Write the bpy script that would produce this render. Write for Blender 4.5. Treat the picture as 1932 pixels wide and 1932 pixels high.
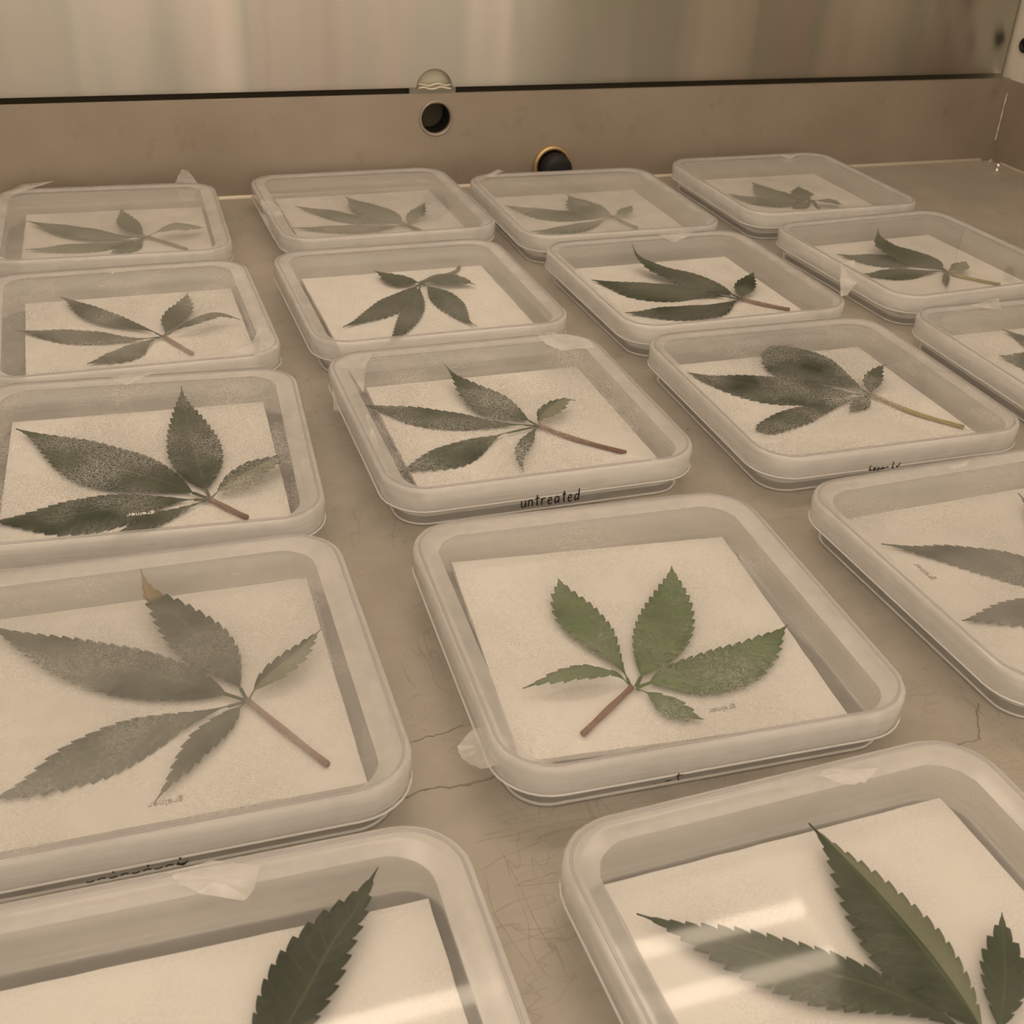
import bpy, bmesh, math, random
from mathutils import Vector, Matrix
random.seed(4)
PI = math.pi
MM = 0.001
for o in list(bpy.data.objects):
    bpy.data.objects.remove(o)
SC = bpy.context.scene
COL = SC.collection

# ------------------------------------------------------------------ camera
cam_data = bpy.data.cameras.new('camera')
cam = bpy.data.objects.new('camera', cam_data)
COL.objects.link(cam)
cam_data.sensor_width = 36.0
cam_data.lens = 36.0 * 2263.66 / 1932.0
cam_data.clip_start = 0.01
_r = [[0.94597, 0.12953, -0.29725], [-0.32084, 0.50637, -0.8004], [0.04684, 0.85253, 0.52057]]
cam.matrix_world = Matrix.Translation((0, 0, 226.83 * MM)) @ Matrix(_r).to_4x4()
cam_data.dof.use_dof = True
cam_data.dof.focus_distance = 0.43
cam_data.dof.aperture_fstop = 48
SC.camera = cam

# ------------------------------------------------------------------ world, exposure, lamps
SC.view_settings.view_transform = 'Standard'
SC.view_settings.look = 'None'
SC.view_settings.gamma = 1.0
SC.view_settings.use_curve_mapping = False
SC.view_settings.exposure = 1.22
SC.cycles.transparent_max_bounces = 32
SC.cycles.max_bounces = 8
SC.cycles.diffuse_bounces = 4
SC.cycles.glossy_bounces = 4
world = bpy.data.worlds.new('room_light')
SC.world = world
world.use_nodes = True
world.node_tree.nodes['Background'].inputs[0].default_value = (1.0, 0.80, 0.60, 1)
world.node_tree.nodes['Background'].inputs[1].default_value = 0.60
TUBE = 5.6


# ------------------------------------------------------------------ material helpers
def new_mat(name):
    m = bpy.data.materials.new(name)
    m.use_nodes = True
    nt = m.node_tree
    nt.nodes.clear()
    out = nt.nodes.new('ShaderNodeOutputMaterial')
    return m, nt, out


def N(nt, kind, **kw):
    n = nt.nodes.new('ShaderNode' + kind)
    for k, v in kw.items():
        if k.startswith('i_'):
            k2 = k[2:]
            k2 = int(k2) if k2.isdigit() else k2
            n.inputs[k2].default_value = v
        else:
            setattr(n, k, v)
    return n


def L(nt, a, b):
    nt.links.new(a, b)


def math_node(nt, op, a, b=None, c=None, clamp=False):
    n = N(nt, 'Math', operation=op)
    n.use_clamp = clamp
    for i, v in enumerate((a, b, c)):
        if v is None:
            continue
        if isinstance(v, (int, float)):
            n.inputs[i].default_value = v
        else:
            L(nt, v, n.inputs[i])
    return n.outputs[0]


def ramp(nt, fac, stops):
    r = N(nt, 'ValToRGB')
    while len(r.color_ramp.elements) < len(stops):
        r.color_ramp.elements.new(0.5)
    for e, (p, c) in zip(r.color_ramp.elements, stops):
        e.position = p
        e.color = (*c, 1) if len(c) == 3 else c
    L(nt, fac, r.inputs[0])
    return r.outputs[0]


def noise(nt, vec, scale, detail=3, rough=0.55, out='Fac'):
    n = N(nt, 'TexNoise')
    n.inputs['Scale'].default_value = scale
    n.inputs['Detail'].default_value = detail
    n.inputs['Roughness'].default_value = rough
    if vec is not None:
        L(nt, vec, n.inputs['Vector'])
    return n.outputs[out]


def mapping(nt, scale, rot=(0, 0, 0)):
    tc = N(nt, 'TexCoord')
    mp = N(nt, 'Mapping')
    mp.inputs['Scale'].default_value = scale
    mp.inputs['Rotation'].default_value = rot
    L(nt, tc.outputs['Object'], mp.inputs[0])
    return mp.outputs[0]


def simple(name, col, rough=0.5, metal=0.0, var=0.0, scale=80):
    m, nt, out = new_mat(name)
    b = N(nt, 'BsdfPrincipled')
    b.inputs['Roughness'].default_value = rough
    b.inputs['Metallic'].default_value = metal
    if var:
        f = noise(nt, mapping(nt, (1, 1, 1)), scale)
        L(nt, ramp(nt, f, [(0.3, tuple(c * (1 - var) for c in col)), (0.7, tuple(min(1, c * (1 + var)) for c in col))]),
          b.inputs['Base Color'])
    else:
        b.inputs['Base Color'].default_value = (*col, 1)
    L(nt, b.outputs[0], out.inputs[0])
    return m


def mat_floor():
    m, nt, out = new_mat('worn_steel_worktop')
    b = N(nt, 'BsdfPrincipled')
    v = mapping(nt, (1, 1, 1))
    big = noise(nt, v, 9, 4)
    mid = noise(nt, v, 60, 6, 0.65)
    base = ramp(nt, big, [(0.35, (0.37, 0.35, 0.315)), (0.65, (0.46, 0.43, 0.38))])
    mul = N(nt, 'MixRGB', blend_type='MULTIPLY')
    mul.inputs[0].default_value = 1
    L(nt, base, mul.inputs[1])
    L(nt, ramp(nt, mid, [(0.3, (0.84, 0.83, 0.80)), (0.7, (1, 1, 1))]), mul.inputs[2])
    cur = mul.outputs[0]
    # hair-fine curved scratches: iso-lines of stretched noise
    height = None
    for sc, rz, w, st in (((18, 120, 1), 0.5, 0.008, 0.22), ((150, 22, 1), 1.1, 0.009, 0.25), ((60, 90, 1), 2.2, 0.007, 0.2), ((35, 160, 1), 1.9, 0.009, 0.2)):
        n1 = noise(nt, mapping(nt, sc, (0, 0, rz)), 1.0, 1.5, 0.4)
        d = math_node(nt, 'ABSOLUTE', math_node(nt, 'SUBTRACT', n1, 0.5))
        line = math_node(nt, 'SUBTRACT', 1.0, math_node(nt, 'DIVIDE', d, w), clamp=True)
        patch = math_node(nt, 'GREATER_THAN', noise(nt, v, 11 + rz, 2), 0.49)
        line = math_node(nt, 'MULTIPLY', line, patch)
        mx = N(nt, 'MixRGB', blend_type='MULTIPLY')
        L(nt, math_node(nt, 'MULTIPLY', line, st), mx.inputs[0])
        L(nt, cur, mx.inputs[1])
        mx.inputs[2].default_value = (0.45, 0.40, 0.33, 1)
        cur = mx.outputs[0]
        height = line if height is None else math_node(nt, 'ADD', height, line)
    # a few dark specks
    vo = N(nt, 'TexVoronoi')
    vo.inputs['Scale'].default_value = 45
    L(nt, v, vo.inputs['Vector'])
    sp = math_node(nt, 'LESS_THAN', vo.outputs['Distance'], 0.022)
    sp = math_node(nt, 'MULTIPLY', sp, math_node(nt, 'GREATER_THAN', noise(nt, v, 30, 1), 0.52))
    mx = N(nt, 'MixRGB')
    L(nt, math_node(nt, 'MULTIPLY', sp, 0.7), mx.inputs[0])
    L(nt, cur, mx.inputs[1])
    mx.inputs[2].default_value = (0.08, 0.06, 0.04, 1)
    L(nt, mx.outputs[0], b.inputs['Base Color'])
    b.inputs['Metallic'].default_value = 0.25
    L(nt, math_node(nt, 'ADD', math_node(nt, 'MULTIPLY', mid, 0.25), 0.32), b.inputs['Roughness'])
    bp = N(nt, 'Bump')
    bp.inputs['Strength'].default_value = 0.25
    bp.inputs['Distance'].default_value = 0.0002
    L(nt, math_node(nt, 'SUBTRACT', mid, height), bp.inputs['Height'])
    L(nt, bp.outputs[0], b.inputs['Normal'])
    L(nt, b.outputs[0], out.inputs[0])
    return m


def mat_ledge():
    m, nt, out = new_mat('dull_stained_steel')
    b = N(nt, 'BsdfPrincipled')
    v = mapping(nt, (1, 1, 1))
    big = noise(nt, v, 12, 3)
    sp = noise(nt, v, 70, 3, 0.6)
    mul = N(nt, 'MixRGB', blend_type='MULTIPLY')
    mul.inputs[0].default_value = 1
    L(nt, ramp(nt, big, [(0.3, (0.33, 0.285, 0.235)), (0.7, (0.41, 0.36, 0.305))]), mul.inputs[1])
    L(nt, ramp(nt, sp, [(0.26, (0.88, 0.86, 0.83)), (0.40, (1, 1, 1))]), mul.inputs[2])
    L(nt, mul.outputs[0], b.inputs['Base Color'])
    b.inputs['Metallic'].default_value = 0.45
    L(nt, math_node(nt, 'ADD', math_node(nt, 'MULTIPLY', sp, 0.3), 0.28), b.inputs['Roughness'])
    L(nt, b.outputs[0], out.inputs[0])
    return m


def mat_brushed():
    m, nt, out = new_mat('brushed_steel')
    b = N(nt, 'BsdfPrincipled')
    v = mapping(nt, (1, 1, 1))
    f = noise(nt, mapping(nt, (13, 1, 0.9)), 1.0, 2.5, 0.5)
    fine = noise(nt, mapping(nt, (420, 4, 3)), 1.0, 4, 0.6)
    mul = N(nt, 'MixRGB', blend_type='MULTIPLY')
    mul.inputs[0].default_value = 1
    L(nt, ramp(nt, f, [(0.30, (0.34, 0.32, 0.285)), (0.42, (0.50, 0.455, 0.42)), (0.52, (0.45, 0.455, 0.41)), (0.62, (0.62, 0.57, 0.53)), (0.75, (0.60, 0.60, 0.54))]), mul.inputs[1])  # soft vertical bands put smeared reflections into the steel's colour
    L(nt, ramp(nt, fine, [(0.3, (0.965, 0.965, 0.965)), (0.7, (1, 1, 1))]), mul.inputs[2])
    L(nt, mul.outputs[0], b.inputs['Base Color'])
    b.inputs['Metallic'].default_value = 1.0
    b.inputs['Roughness'].default_value = 0.24
    b.inputs['Anisotropic'].default_value = 0.93
    b.inputs['Anisotropic Rotation'].default_value = 0.25
    tg = N(nt, 'Tangent', direction_type='UV_MAP')
    L(nt, tg.outputs[0], b.inputs['Tangent'])
    L(nt, b.outputs[0], out.inputs[0])
    return m


def haze_surface(nt, out, haze, tint=(0.92, 0.92, 0.92), gloss_rough=0.06, ior=1.42, sub=0.5, gl_scale=1.0):
    """thin clear sheet: transparency plus a milky share (haze) and a Fresnel reflection"""
    tr = N(nt, 'BsdfTransparent')
    df = N(nt, 'BsdfDiffuse')
    tl = N(nt, 'BsdfTranslucent')
    df.inputs[0].default_value = (*tint, 1)
    tl.inputs[0].default_value = (*tint, 1)
    milk = N(nt, 'MixShader')
    milk.inputs[0].default_value = sub
    L(nt, df.outputs[0], milk.inputs[1])
    L(nt, tl.outputs[0], milk.inputs[2])
    body = N(nt, 'MixShader')
    if isinstance(haze, float):
        body.inputs[0].default_value = haze
    else:
        L(nt, haze, body.inputs[0])
    L(nt, tr.outputs[0], body.inputs[1])
    L(nt, milk.outputs[0], body.inputs[2])
    gl = N(nt, 'BsdfGlossy')
    gl.inputs['Roughness'].default_value = gloss_rough
    lw = N(nt, 'LayerWeight')
    lw.inputs[0].default_value = 0.5
    geo = N(nt, 'NewGeometry')
    f0 = ((ior - 1) / (ior + 1)) ** 2
    sch = math_node(nt, 'ADD', f0, math_node(nt, 'MULTIPLY', math_node(nt, 'POWER', lw.outputs['Facing'], 5.0), 1 - f0))
    sch = math_node(nt, 'MULTIPLY', sch, math_node(nt, 'SUBTRACT', 1.0, geo.outputs['Backfacing']))
    top = N(nt, 'MixShader')
    L(nt, math_node(nt, 'MULTIPLY', sch, gl_scale), top.inputs[0])
    L(nt, body.outputs[0], top.inputs[1])
    L(nt, gl.outputs[0], top.inputs[2])
    L(nt, top.outputs[0], out.inputs[0])


def mat_window():
    """lid pane with condensation; object colour R = fog, G = droplet grain"""
    m, nt, out = new_mat('fogged_clear_plastic')
    oi = N(nt, 'ObjectInfo')
    sep = N(nt, 'SeparateColor')
    L(nt, oi.outputs['Color'], sep.inputs[0])
    v = mapping(nt, (1, 1, 1))
    off = N(nt, 'VectorMath', operation='ADD')
    L(nt, v, off.inputs[0])
    cb = N(nt, 'CombineXYZ')
    L(nt, math_node(nt, 'MULTIPLY', oi.outputs['Random'], 7.0), cb.inputs[2])
    L(nt, cb.outputs[0], off.inputs[1])
    vv = off.outputs[0]
    big = noise(nt, vv, 38, 2, 0.5)
    bigm = math_node(nt, 'MULTIPLY', math_node(nt, 'SUBTRACT', big, 0.34), 3.2, clamp=True)
    fog = math_node(nt, 'MULTIPLY', sep.outputs[0], math_node(nt, 'ADD', math_node(nt, 'MULTIPLY', bigm, 0.45), 0.55))
    dr = noise(nt, vv, 1700, 1.0, 0.5)
    drm = math_node(nt, 'MULTIPLY', math_node(nt, 'SUBTRACT', dr, 0.50), 14.0, clamp=True)
    gr = math_node(nt, 'MULTIPLY', math_node(nt, 'MULTIPLY', drm, bigm), sep.outputs[1])
    haze = math_node(nt, 'ADD', math_node(nt, 'MULTIPLY', fog, 0.5), math_node(nt, 'MULTIPLY', gr, 0.95), clamp=True)
    haze_surface(nt, out, haze, (0.80, 0.79, 0.775), 0.04, 1.45, 0.5)
    return m


def mat_plain_plastic(name, haze, rough=0.08, sub=0.5, ior=1.42, tint=(0.92, 0.92, 0.92)):
    m, nt, out = new_mat(name)
    haze_surface(nt, out, haze, tint, rough, ior, sub)
    return m


def mat_film(name, lo, hi):
    m, nt, out = new_mat(name)
    v = mapping(nt, (1, 1, 1))
    n1 = noise(nt, mapping(nt, (30, 30, 420)), 1.0, 3, 0.6)
    n2 = noise(nt, v, 60, 3, 0.5)
    f = math_node(nt, 'MULTIPLY', math_node(nt, 'ADD', n1, n2), 0.5)
    mr = N(nt, 'MapRange')
    mr.inputs[1].default_value = 0.35
    mr.inputs[2].default_value = 0.65
    mr.inputs[3].default_value = lo
    mr.inputs[4].default_value = hi
    L(nt, f, mr.inputs[0])
    haze_surface(nt, out, mr.outputs[0], (0.93, 0.93, 0.93), 0.16, 1.42, 0.45)
    return m


def mat_leaf(name, pale_half=False, all_pale=False, yellow=False):
    m, nt, out = new_mat(name)
    uv = N(nt, 'UVMap')
    sx = N(nt, 'SeparateXYZ')
    L(nt, uv.outputs[0], sx.inputs[0])
    u, w = sx.outputs[0], sx.outputs[1]          # u along 0..1, w across -1..1 (stored 0..1)
    vs = math_node(nt, 'SUBTRACT', math_node(nt, 'MULTIPLY', w, 2.0), 1.0)
    av = math_node(nt, 'ABSOLUTE', vs)
    v = mapping(nt, (1, 1, 1))
    n1 = noise(nt, v, 120, 4, 0.6)
    col = ramp(nt, n1, [(0.3, (0.020, 0.033, 0.012)), (0.7, (0.040, 0.060, 0.022))])
    oi = N(nt, 'ObjectInfo')
    mul = N(nt, 'MixRGB', blend_type='MULTIPLY')
    mul.inputs[0].default_value = 1
    L(nt, col, mul.inputs[1])
    L(nt, oi.outputs['Color'], mul.inputs[2])
    cur = mul.outputs[0]
    # side veins and midrib
    ph = math_node(nt, 'SUBTRACT', math_node(nt, 'MULTIPLY', u, 15.0), math_node(nt, 'MULTIPLY', av, 1.6))
    fr = math_node(nt, 'FRACT', ph)
    vein = math_node(nt, 'SUBTRACT', 1.0, math_node(nt, 'DIVIDE', math_node(nt, 'ABSOLUTE', math_node(nt, 'SUBTRACT', fr, 0.5)), 0.09), clamp=True)
    rib = math_node(nt, 'SUBTRACT', 1.0, math_node(nt, 'DIVIDE', av, 0.07), clamp=True)
    mx = N(nt, 'MixRGB')
    L(nt, math_node(nt, 'MAXIMUM', math_node(nt, 'MULTIPLY', vein, 0.14), math_node(nt, 'MULTIPLY', rib, 0.35)), mx.inputs[0])
    L(nt, cur, mx.inputs[1])
    mx.inputs[2].default_value = (0.22, 0.26, 0.11, 1)
    cur = mx.outputs[0]
    if pale_half or all_pale:
        mx = N(nt, 'MixRGB')
        if all_pale:
            mx.inputs[0].default_value = 0.85
        else:
            L(nt, math_node(nt, 'MULTIPLY', math_node(nt, 'LESS_THAN', vs, -0.12), 0.9), mx.inputs[0])
        L(nt, cur, mx.inputs[1])
        mx.inputs[2].default_value = (0.25, 0.275, 0.175, 1)
        cur = mx.outputs[0]
    if yellow:
        mx = N(nt, 'MixRGB')
        L(nt, math_node(nt, 'MULTIPLY', math_node(nt, 'SUBTRACT', math_node(nt, 'ADD', u, math_node(nt, 'MULTIPLY', n1, 0.16)), 0.84), 25.0, clamp=True), mx.inputs[0])
        L(nt, cur, mx.inputs[1])
        mx.inputs[2].default_value = (0.34, 0.24, 0.10, 1)
        cur = mx.outputs[0]
    b = N(nt, 'BsdfPrincipled')
    L(nt, cur, b.inputs['Base Color'])
    b.inputs['Roughness'].default_value = 0.55
    b.inputs['Specular IOR Level'].default_value = 0.25
    bp = N(nt, 'Bump')
    bp.inputs['Strength'].default_value = 0.4
    bp.inputs['Distance'].default_value = 0.0003
    L(nt, math_node(nt, 'SUBTRACT', n1, math_node(nt, 'MULTIPLY', vein, 0.5)), bp.inputs['Height'])
    L(nt, bp.outputs[0], b.inputs['Normal'])
    tl = N(nt, 'BsdfTranslucent')
    tl.inputs[0].default_value = (0.16, 0.24, 0.07, 1)
    ms = N(nt, 'MixShader')
    ms.inputs[0].default_value = 0.28
    L(nt, b.outputs[0], ms.inputs[1])
    L(nt, tl.outputs[0], ms.inputs[2])
    L(nt, ms.outputs[0], out.inputs[0])
    return m


def emit(name, col, s):
    m, nt, out = new_mat(name)
    e = N(nt, 'Emission')
    e.inputs[0].default_value = (*col, 1)
    e.inputs[1].default_value = s
    L(nt, e.outputs[0], out.inputs[0])
    return m


M_FLOOR = mat_floor()
M_LEDGE = mat_ledge()
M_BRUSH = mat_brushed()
M_WIN = mat_window()
M_LID = mat_plain_plastic('clear_lid_plastic', 0.15, 0.08, 0.5)
M_BASE = mat_plain_plastic('clear_base_plastic', 0.34, 0.07, 0.5)
M_EDGE = mat_plain_plastic('painted_edge_glint', 0.85, 0.15, 0.4, 1.45, (0.95, 0.95, 0.95))  # milky white rings stand in for glints along the clear edges
M_BEAD = mat_plain_plastic('refraction_grey_bead', 0.45, 0.1, 0.4, 1.45, (0.60, 0.585, 0.61))  # grey-lavender tint puts the clear bead's refraction into its colour
M_FILM = mat_film('stretched_sealing_film', 0.36, 0.58)
M_FLAP = mat_film('crumpled_sealing_film', 0.35, 0.8)
M_PAPER = simple('damp_white_paper', (0.80, 0.79, 0.77), 0.7, 0, 0.02, 60)
M_LEAF = mat_leaf('leaf_green')
M_LEAF_HALF = mat_leaf('leaf_half_turned', pale_half=True)
M_LEAF_PALE = mat_leaf('leaf_underside', all_pale=True)
M_LEAF_YELLOW = mat_leaf('leaf_withered_tip', yellow=True)
M_STEM_RED = simple('reddish_leafstalk', (0.20, 0.10, 0.07), 0.5, 0, 0.2, 300)
M_STEM_GREEN = simple('green_leafstalk', (0.13, 0.13, 0.06), 0.5, 0, 0.2, 300)
M_STEM_YEL = simple('yellow_leafstalk', (0.30, 0.24, 0.07), 0.5, 0, 0.2, 300)
M_INK = simple('black_marker', (0.012, 0.011, 0.010), 0.5)
M_PRINT_G = simple('grey_moulded_letters', (0.36, 0.34, 0.31), 0.4)
M_PRINT_W = simple('white_moulded_letters', (0.85, 0.85, 0.82), 0.3)
M_BLACK = simple('black_rubber', (0.004, 0.004, 0.005), 0.6)
M_VOID = simple('unlit_hollow', (0.006, 0.005, 0.004), 0.9)
M_SLOT = simple('shade_brown_slot', (0.10, 0.085, 0.055), 0.9)  # dark brown carries the shade of the gap in its colour
M_CREAM = simple('cream_enamel', (0.66, 0.63, 0.56), 0.5, 0, 0.03, 12)
M_BEIGE = simple('pale_backing', (0.62, 0.60, 0.50), 0.6, 0, 0.06, 60)
M_SEAL = simple('pale_sealant', (0.72, 0.66, 0.54), 0.45, 0, 0.1, 200)
M_BRASS = simple('brass_ring', (0.55, 0.40, 0.22), 0.35, 0.8)
M_CHROME = simple('shiny_metal', (0.80, 0.78, 0.74), 0.15, 1.0)
M_GRIME = simple('brown_grime', (0.30, 0.26, 0.19), 0.7)
M_WHITE = simple('white_lamp_housing', (0.70, 0.69, 0.66), 0.5)
M_TUBE = emit('lit_tube', (1.0, 0.80, 0.60), TUBE)


# ------------------------------------------------------------------ object helpers
def obj(name, bm, mat, parent=None, smooth=True, slots=None):
    me = bpy.data.meshes.new(name)
    bm.to_mesh(me)
    bm.free()
    for mm in (slots or [mat]):
        me.materials.append(mm)
    if smooth:
        for p in me.polygons:
            p.use_smooth = True
    o = bpy.data.objects.new(name, me)
    COL.objects.link(o)
    if parent:
        o.parent = parent
    return o


def link_copy(name, src, parent):
    o = bpy.data.objects.new(name, src.data)
    COL.objects.link(o)
    o.parent = parent
    return o


def tag(o, label, cat, group=None):
    o['label'] = label
    o['category'] = cat
    if group:
        o['group'] = group


def empty(name, loc, rz=0.0):
    e = bpy.data.objects.new(name, None)
    e.empty_display_size = 0.01
    COL.objects.link(e)
    e.location = loc
    e.rotation_euler = (0, 0, rz)
    return e


def add_box(bm, x0, x1, y0, y1, z0, z1):
    vs = [bm.verts.new((x, y, z)) for x in (x0, x1) for y in (y0, y1) for z in (z0, z1)]
    for f in ((0, 1, 3, 2), (4, 6, 7, 5), (0, 4, 5, 1), (2, 3, 7, 6), (0, 2, 6, 4), (1, 5, 7, 3)):
        bm.faces.new([vs[i] for i in f])


def add_tube(bm, pts, rad, seg=6, cap=True):
    pts = [Vector(p) for p in pts]
    rings = []
    for i, p in enumerate(pts):
        t = (pts[min(i + 1, len(pts) - 1)] - pts[max(i - 1, 0)])
        if t.length < 1e-9:
            t = Vector((1, 0, 0))
        t.normalize()
        a = Vector((0, 0, 1)) if abs(t.z) < 0.9 else Vector((1, 0, 0))
        s = t.cross(a).normalized()
        n = s.cross(t)
        r = rad[i] if isinstance(rad, (list, tuple)) else rad
        rings.append([bm.verts.new(p + (s * math.cos(2 * PI * k / seg) + n * math.sin(2 * PI * k / seg)) * r) for k in range(seg)])
    for a, b in zip(rings, rings[1:]):
        for k in range(seg):
            bm.faces.new((a[k], a[(k + 1) % seg], b[(k + 1) % seg], b[k]))
    if cap:
        bm.faces.new(rings[0][::-1])
        bm.faces.new(rings[-1])


def smooth_line(pts, n=6):
    P = [Vector(p) for p in pts]
    Q = [2 * P[0] - P[1]] + P + [2 * P[-1] - P[-2]]
    out = []
    for i in range(1, len(Q) - 2):
        for k in range(n):
            t = k / n
            a, b, c, d = Q[i - 1:i + 3]
            out.append(0.5 * ((2 * b) + (c - a) * t + (2 * a - 5 * b + 4 * c - d) * t * t + (3 * b - a - 3 * c + d) * t ** 3))
    out.append(P[-1])
    return out


def lathe(bm, prof, axis_loc, axis='Y', seg=32, close=False):
    """prof: (radius, along) pairs around an axis through axis_loc"""
    rings = []
    for r, a in prof:
        ring = []
        for k in range(seg):
            c, s = math.cos(2 * PI * k / seg) * r, math.sin(2 * PI * k / seg) * r
            p = (c, a, s) if axis == 'Y' else ((a, c, s) if axis == 'X' else (c, s, a))
            ring.append(bm.verts.new(Vector(axis_loc) + Vector(p)))
        rings.append(ring)
    for a, b in zip(rings, rings[1:]):
        for k in range(seg):
            bm.faces.new((a[k], a[(k + 1) % seg], b[(k + 1) % seg], b[k]))
    if close:
        bm.faces.new(rings[-1])


# ------------------------------------------------------------------ the cabinet
XR, YB, HL = 0.641, 0.7387, 0.0590
bm = bmesh.new()
add_box(bm, -0.45, XR + 0.004, -0.25, YB + 0.03, -0.003, 0.0)
floor = obj('floor', bm, M_FLOOR, smooth=False)
floor['kind'] = 'structure'


def grime(pts, w):
    bm = bmesh.new()
    pts = [(x * MM, y * MM, 0.00012) for x, y in pts]
    pp = [(p.x + random.uniform(-.3, .3) * MM, p.y + random.uniform(-.4, .4) * MM, p.z) for p in smooth_line(pts, 5)]
    add_tube(bm, pp, [w * MM * random.uniform(.4, 1.0) for _ in pp], 4)
    for v_ in bm.verts:
        v_.co.z = max(0.0, v_.co.z * 0.6)
    return obj('grime_line', bm, M_GRIME, floor)


grime([(57, 221), (64, 222.4), (70, 221), (80, 221.6), (88, 223)], 0.42)
grime([(62, 240), (67, 241.5), (72, 241.6), (79, 243.6)], 0.26)
grime([(205, 199), (212, 198.2), (218.7, 198.2), (221, 200.5), (225.5, 207.5), (229, 211)], 0.32)
grime([(221.2, 392.3), (221.7, 393.2)], 0.75)


def wall_with_holes(name, x0, x1, z0, z1, y, holes, mat, parent=None, thick=0.0015, res=0.0):
    """flat sheet facing -Y with round holes: built as a curve-filled sheet"""
    cu = bpy.data.curves.new(name, 'CURVE')
    cu.dimensions = '2D'
    cu.fill_mode = 'BOTH'
    cu.extrude = thick / 2

    def poly(pts):
        s = cu.splines.new('POLY')
        s.points.add(len(pts) - 1)
        for p, (a, b_) in zip(s.points, pts):
            p.co = (a, b_, 0, 1)
        s.use_cyclic_u = True
    outer, rounds = [], []
    for h in holes:
        if h[3] == 'round':
            rounds.append([(h[0] + h[2] * math.cos(a * PI / 20), h[1] + h[2] * math.sin(a * PI / 20)) for a in range(40)])
    outer = [(x0, z1), (x0, z0)]
    for h in sorted([h for h in holes if h[3] == 'notch'], key=lambda q: q[0]):
        zc = h[1]
        outer += [(h[0] - h[2], z0)]
        outer += [(h[0] - h[2] * math.cos(a * PI / 24), zc + h[2] * math.sin(a * PI / 24)) for a in range(25)]
        outer += [(h[0] + h[2], z0)]
    outer += [(x1, z0), (x1, z1)]
    poly(outer)
    for r in rounds:
        poly(r)
    tmp = bpy.data.objects.new(name, cu)
    COL.objects.link(tmp)
    dg = bpy.context.evaluated_depsgraph_get()
    me = bpy.data.meshes.new_from_object(tmp.evaluated_get(dg))
    bpy.data.objects.remove(tmp)
    me.transform(Matrix.Translation((0, y + thick / 2, 0)) @ Matrix.Rotation(PI / 2, 4, 'X'))
    me.materials.clear()
    me.materials.append(mat)
    uvl = me.uv_layers.new(name='UVMap')
    for lp in me.loops:
        c = me.vertices[lp.vertex_index].co
        uvl.data[lp.index].uv = (c.x, c.z)
    o = bpy.data.objects.new(name, me)
    COL.objects.link(o)
    if parent:
        o.parent = parent
    return o


# low steel upstand along the back, with the two ports
H1 = (0.2095, 0.0443, 0.0098, 'round')
H2 = (0.2885, 0.0118, 0.0112, 'round')
trim_1 = wall_with_holes('trim_1', -0.45, XR, -0.0005, HL, YB, [H1, H2], M_LEDGE)
trim_1['kind'] = 'structure'
bm = bmesh.new()
add_box(bm, -0.45, XR, YB + 0.0015, YB + 0.0026, HL - 0.0022, HL)
obj('upstand_rim', bm, M_LEDGE, trim_1, False)
# fillet bead where upstand meets worktop
bm = bmesh.new()
add_tube(bm, [(-0.45, YB - 0.0003, 0.0006), (XR - 0.01, YB - 0.0003, 0.0006)], 0.0016, 8)
obj('weld_bead', bm, simple('weld_steel', (0.72, 0.66, 0.56), 0.4, 0.0), trim_1)
for h, depth in ((H1, 0.006),):
    bm = bmesh.new()
    lathe(bm, [(h[2] + 0.0012, -0.0002), (h[2] + 0.0009, -0.0011), (h[2] - 0.0001, -0.0009), (h[2] - 0.0006, 0.0004), (h[2] - 0.0006, 0.0016)],
          (h[0], YB, h[1]))
    obj('port_collar', bm, M_LEDGE, trim_1)
bm = bmesh.new()
lathe(bm, [(0.0093, 0.0006), (0.0094, 0.03), (0.0001, 0.03)], (H1[0], YB, H1[1]), close=True)
obj('port_pipe', bm, M_VOID, trim_1)
# lower port with black stopper and brass ring
stop = empty('port_stopper', (H2[0], YB, H2[1]))
tag(stop, 'black rubber stopper with a brass ring at the foot of the steel upstand', 'stopper')
bm = bmesh.new()
lathe(bm, [(0.0109, 0.003), (0.0128, 0.0), (0.0131, -0.0022), (0.0122, -0.0032), (0.0104, -0.0030), (0.0102, 0.003)], (0, 0, 0))
obj('ring', bm, M_BRASS, stop)
bm = bmesh.new()
lathe(bm, [(0.0098, 0.004), (0.0100, -0.004), (0.0099, -0.0105), (0.0090, -0.0122), (0.0060, -0.0130), (0.0001, -0.0132)], (0.0008, 0, -0.0008), close=True)
obj('plug', bm, M_BLACK, stop)

# brushed rear panel, standing behind a dark slot, with a half-round notch
PB = YB + 0.010
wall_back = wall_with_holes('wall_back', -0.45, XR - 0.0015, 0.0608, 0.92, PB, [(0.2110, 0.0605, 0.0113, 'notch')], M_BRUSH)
wall_back['kind'] = 'structure'
bm = bmesh.new()
add_box(bm, -0.45, XR + 0.02, PB + 0.008, PB + 0.010, -0.01, 0.93)
s = obj('slot_shade_sheet', bm, M_SLOT, wall_back, False)
bm = bmesh.new()
add_box(bm, 0.196, 0.226, PB + 0.0040, PB + 0.0060, 0.050, 0.078)
obj('notch_backing', bm, M_BEIGE, wall_back, False)
for k, (dz, rr) in enumerate(((0.0012, 0.0007), (0.0032, 0.0005))):
    bm = bmesh.new()
    add_tube(bm, smooth_line([(0.2005 + 0.0035 * i, PB - 0.0008 + 0.0006 * (k == 1), 0.0592 + dz + 0.0007 * math.sin(i * 1.9 + k)) for i in range(7)], 4), rr, 6)
    obj('sealant_bead', bm, M_SEAL, wall_back)
bm = bmesh.new()
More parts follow.
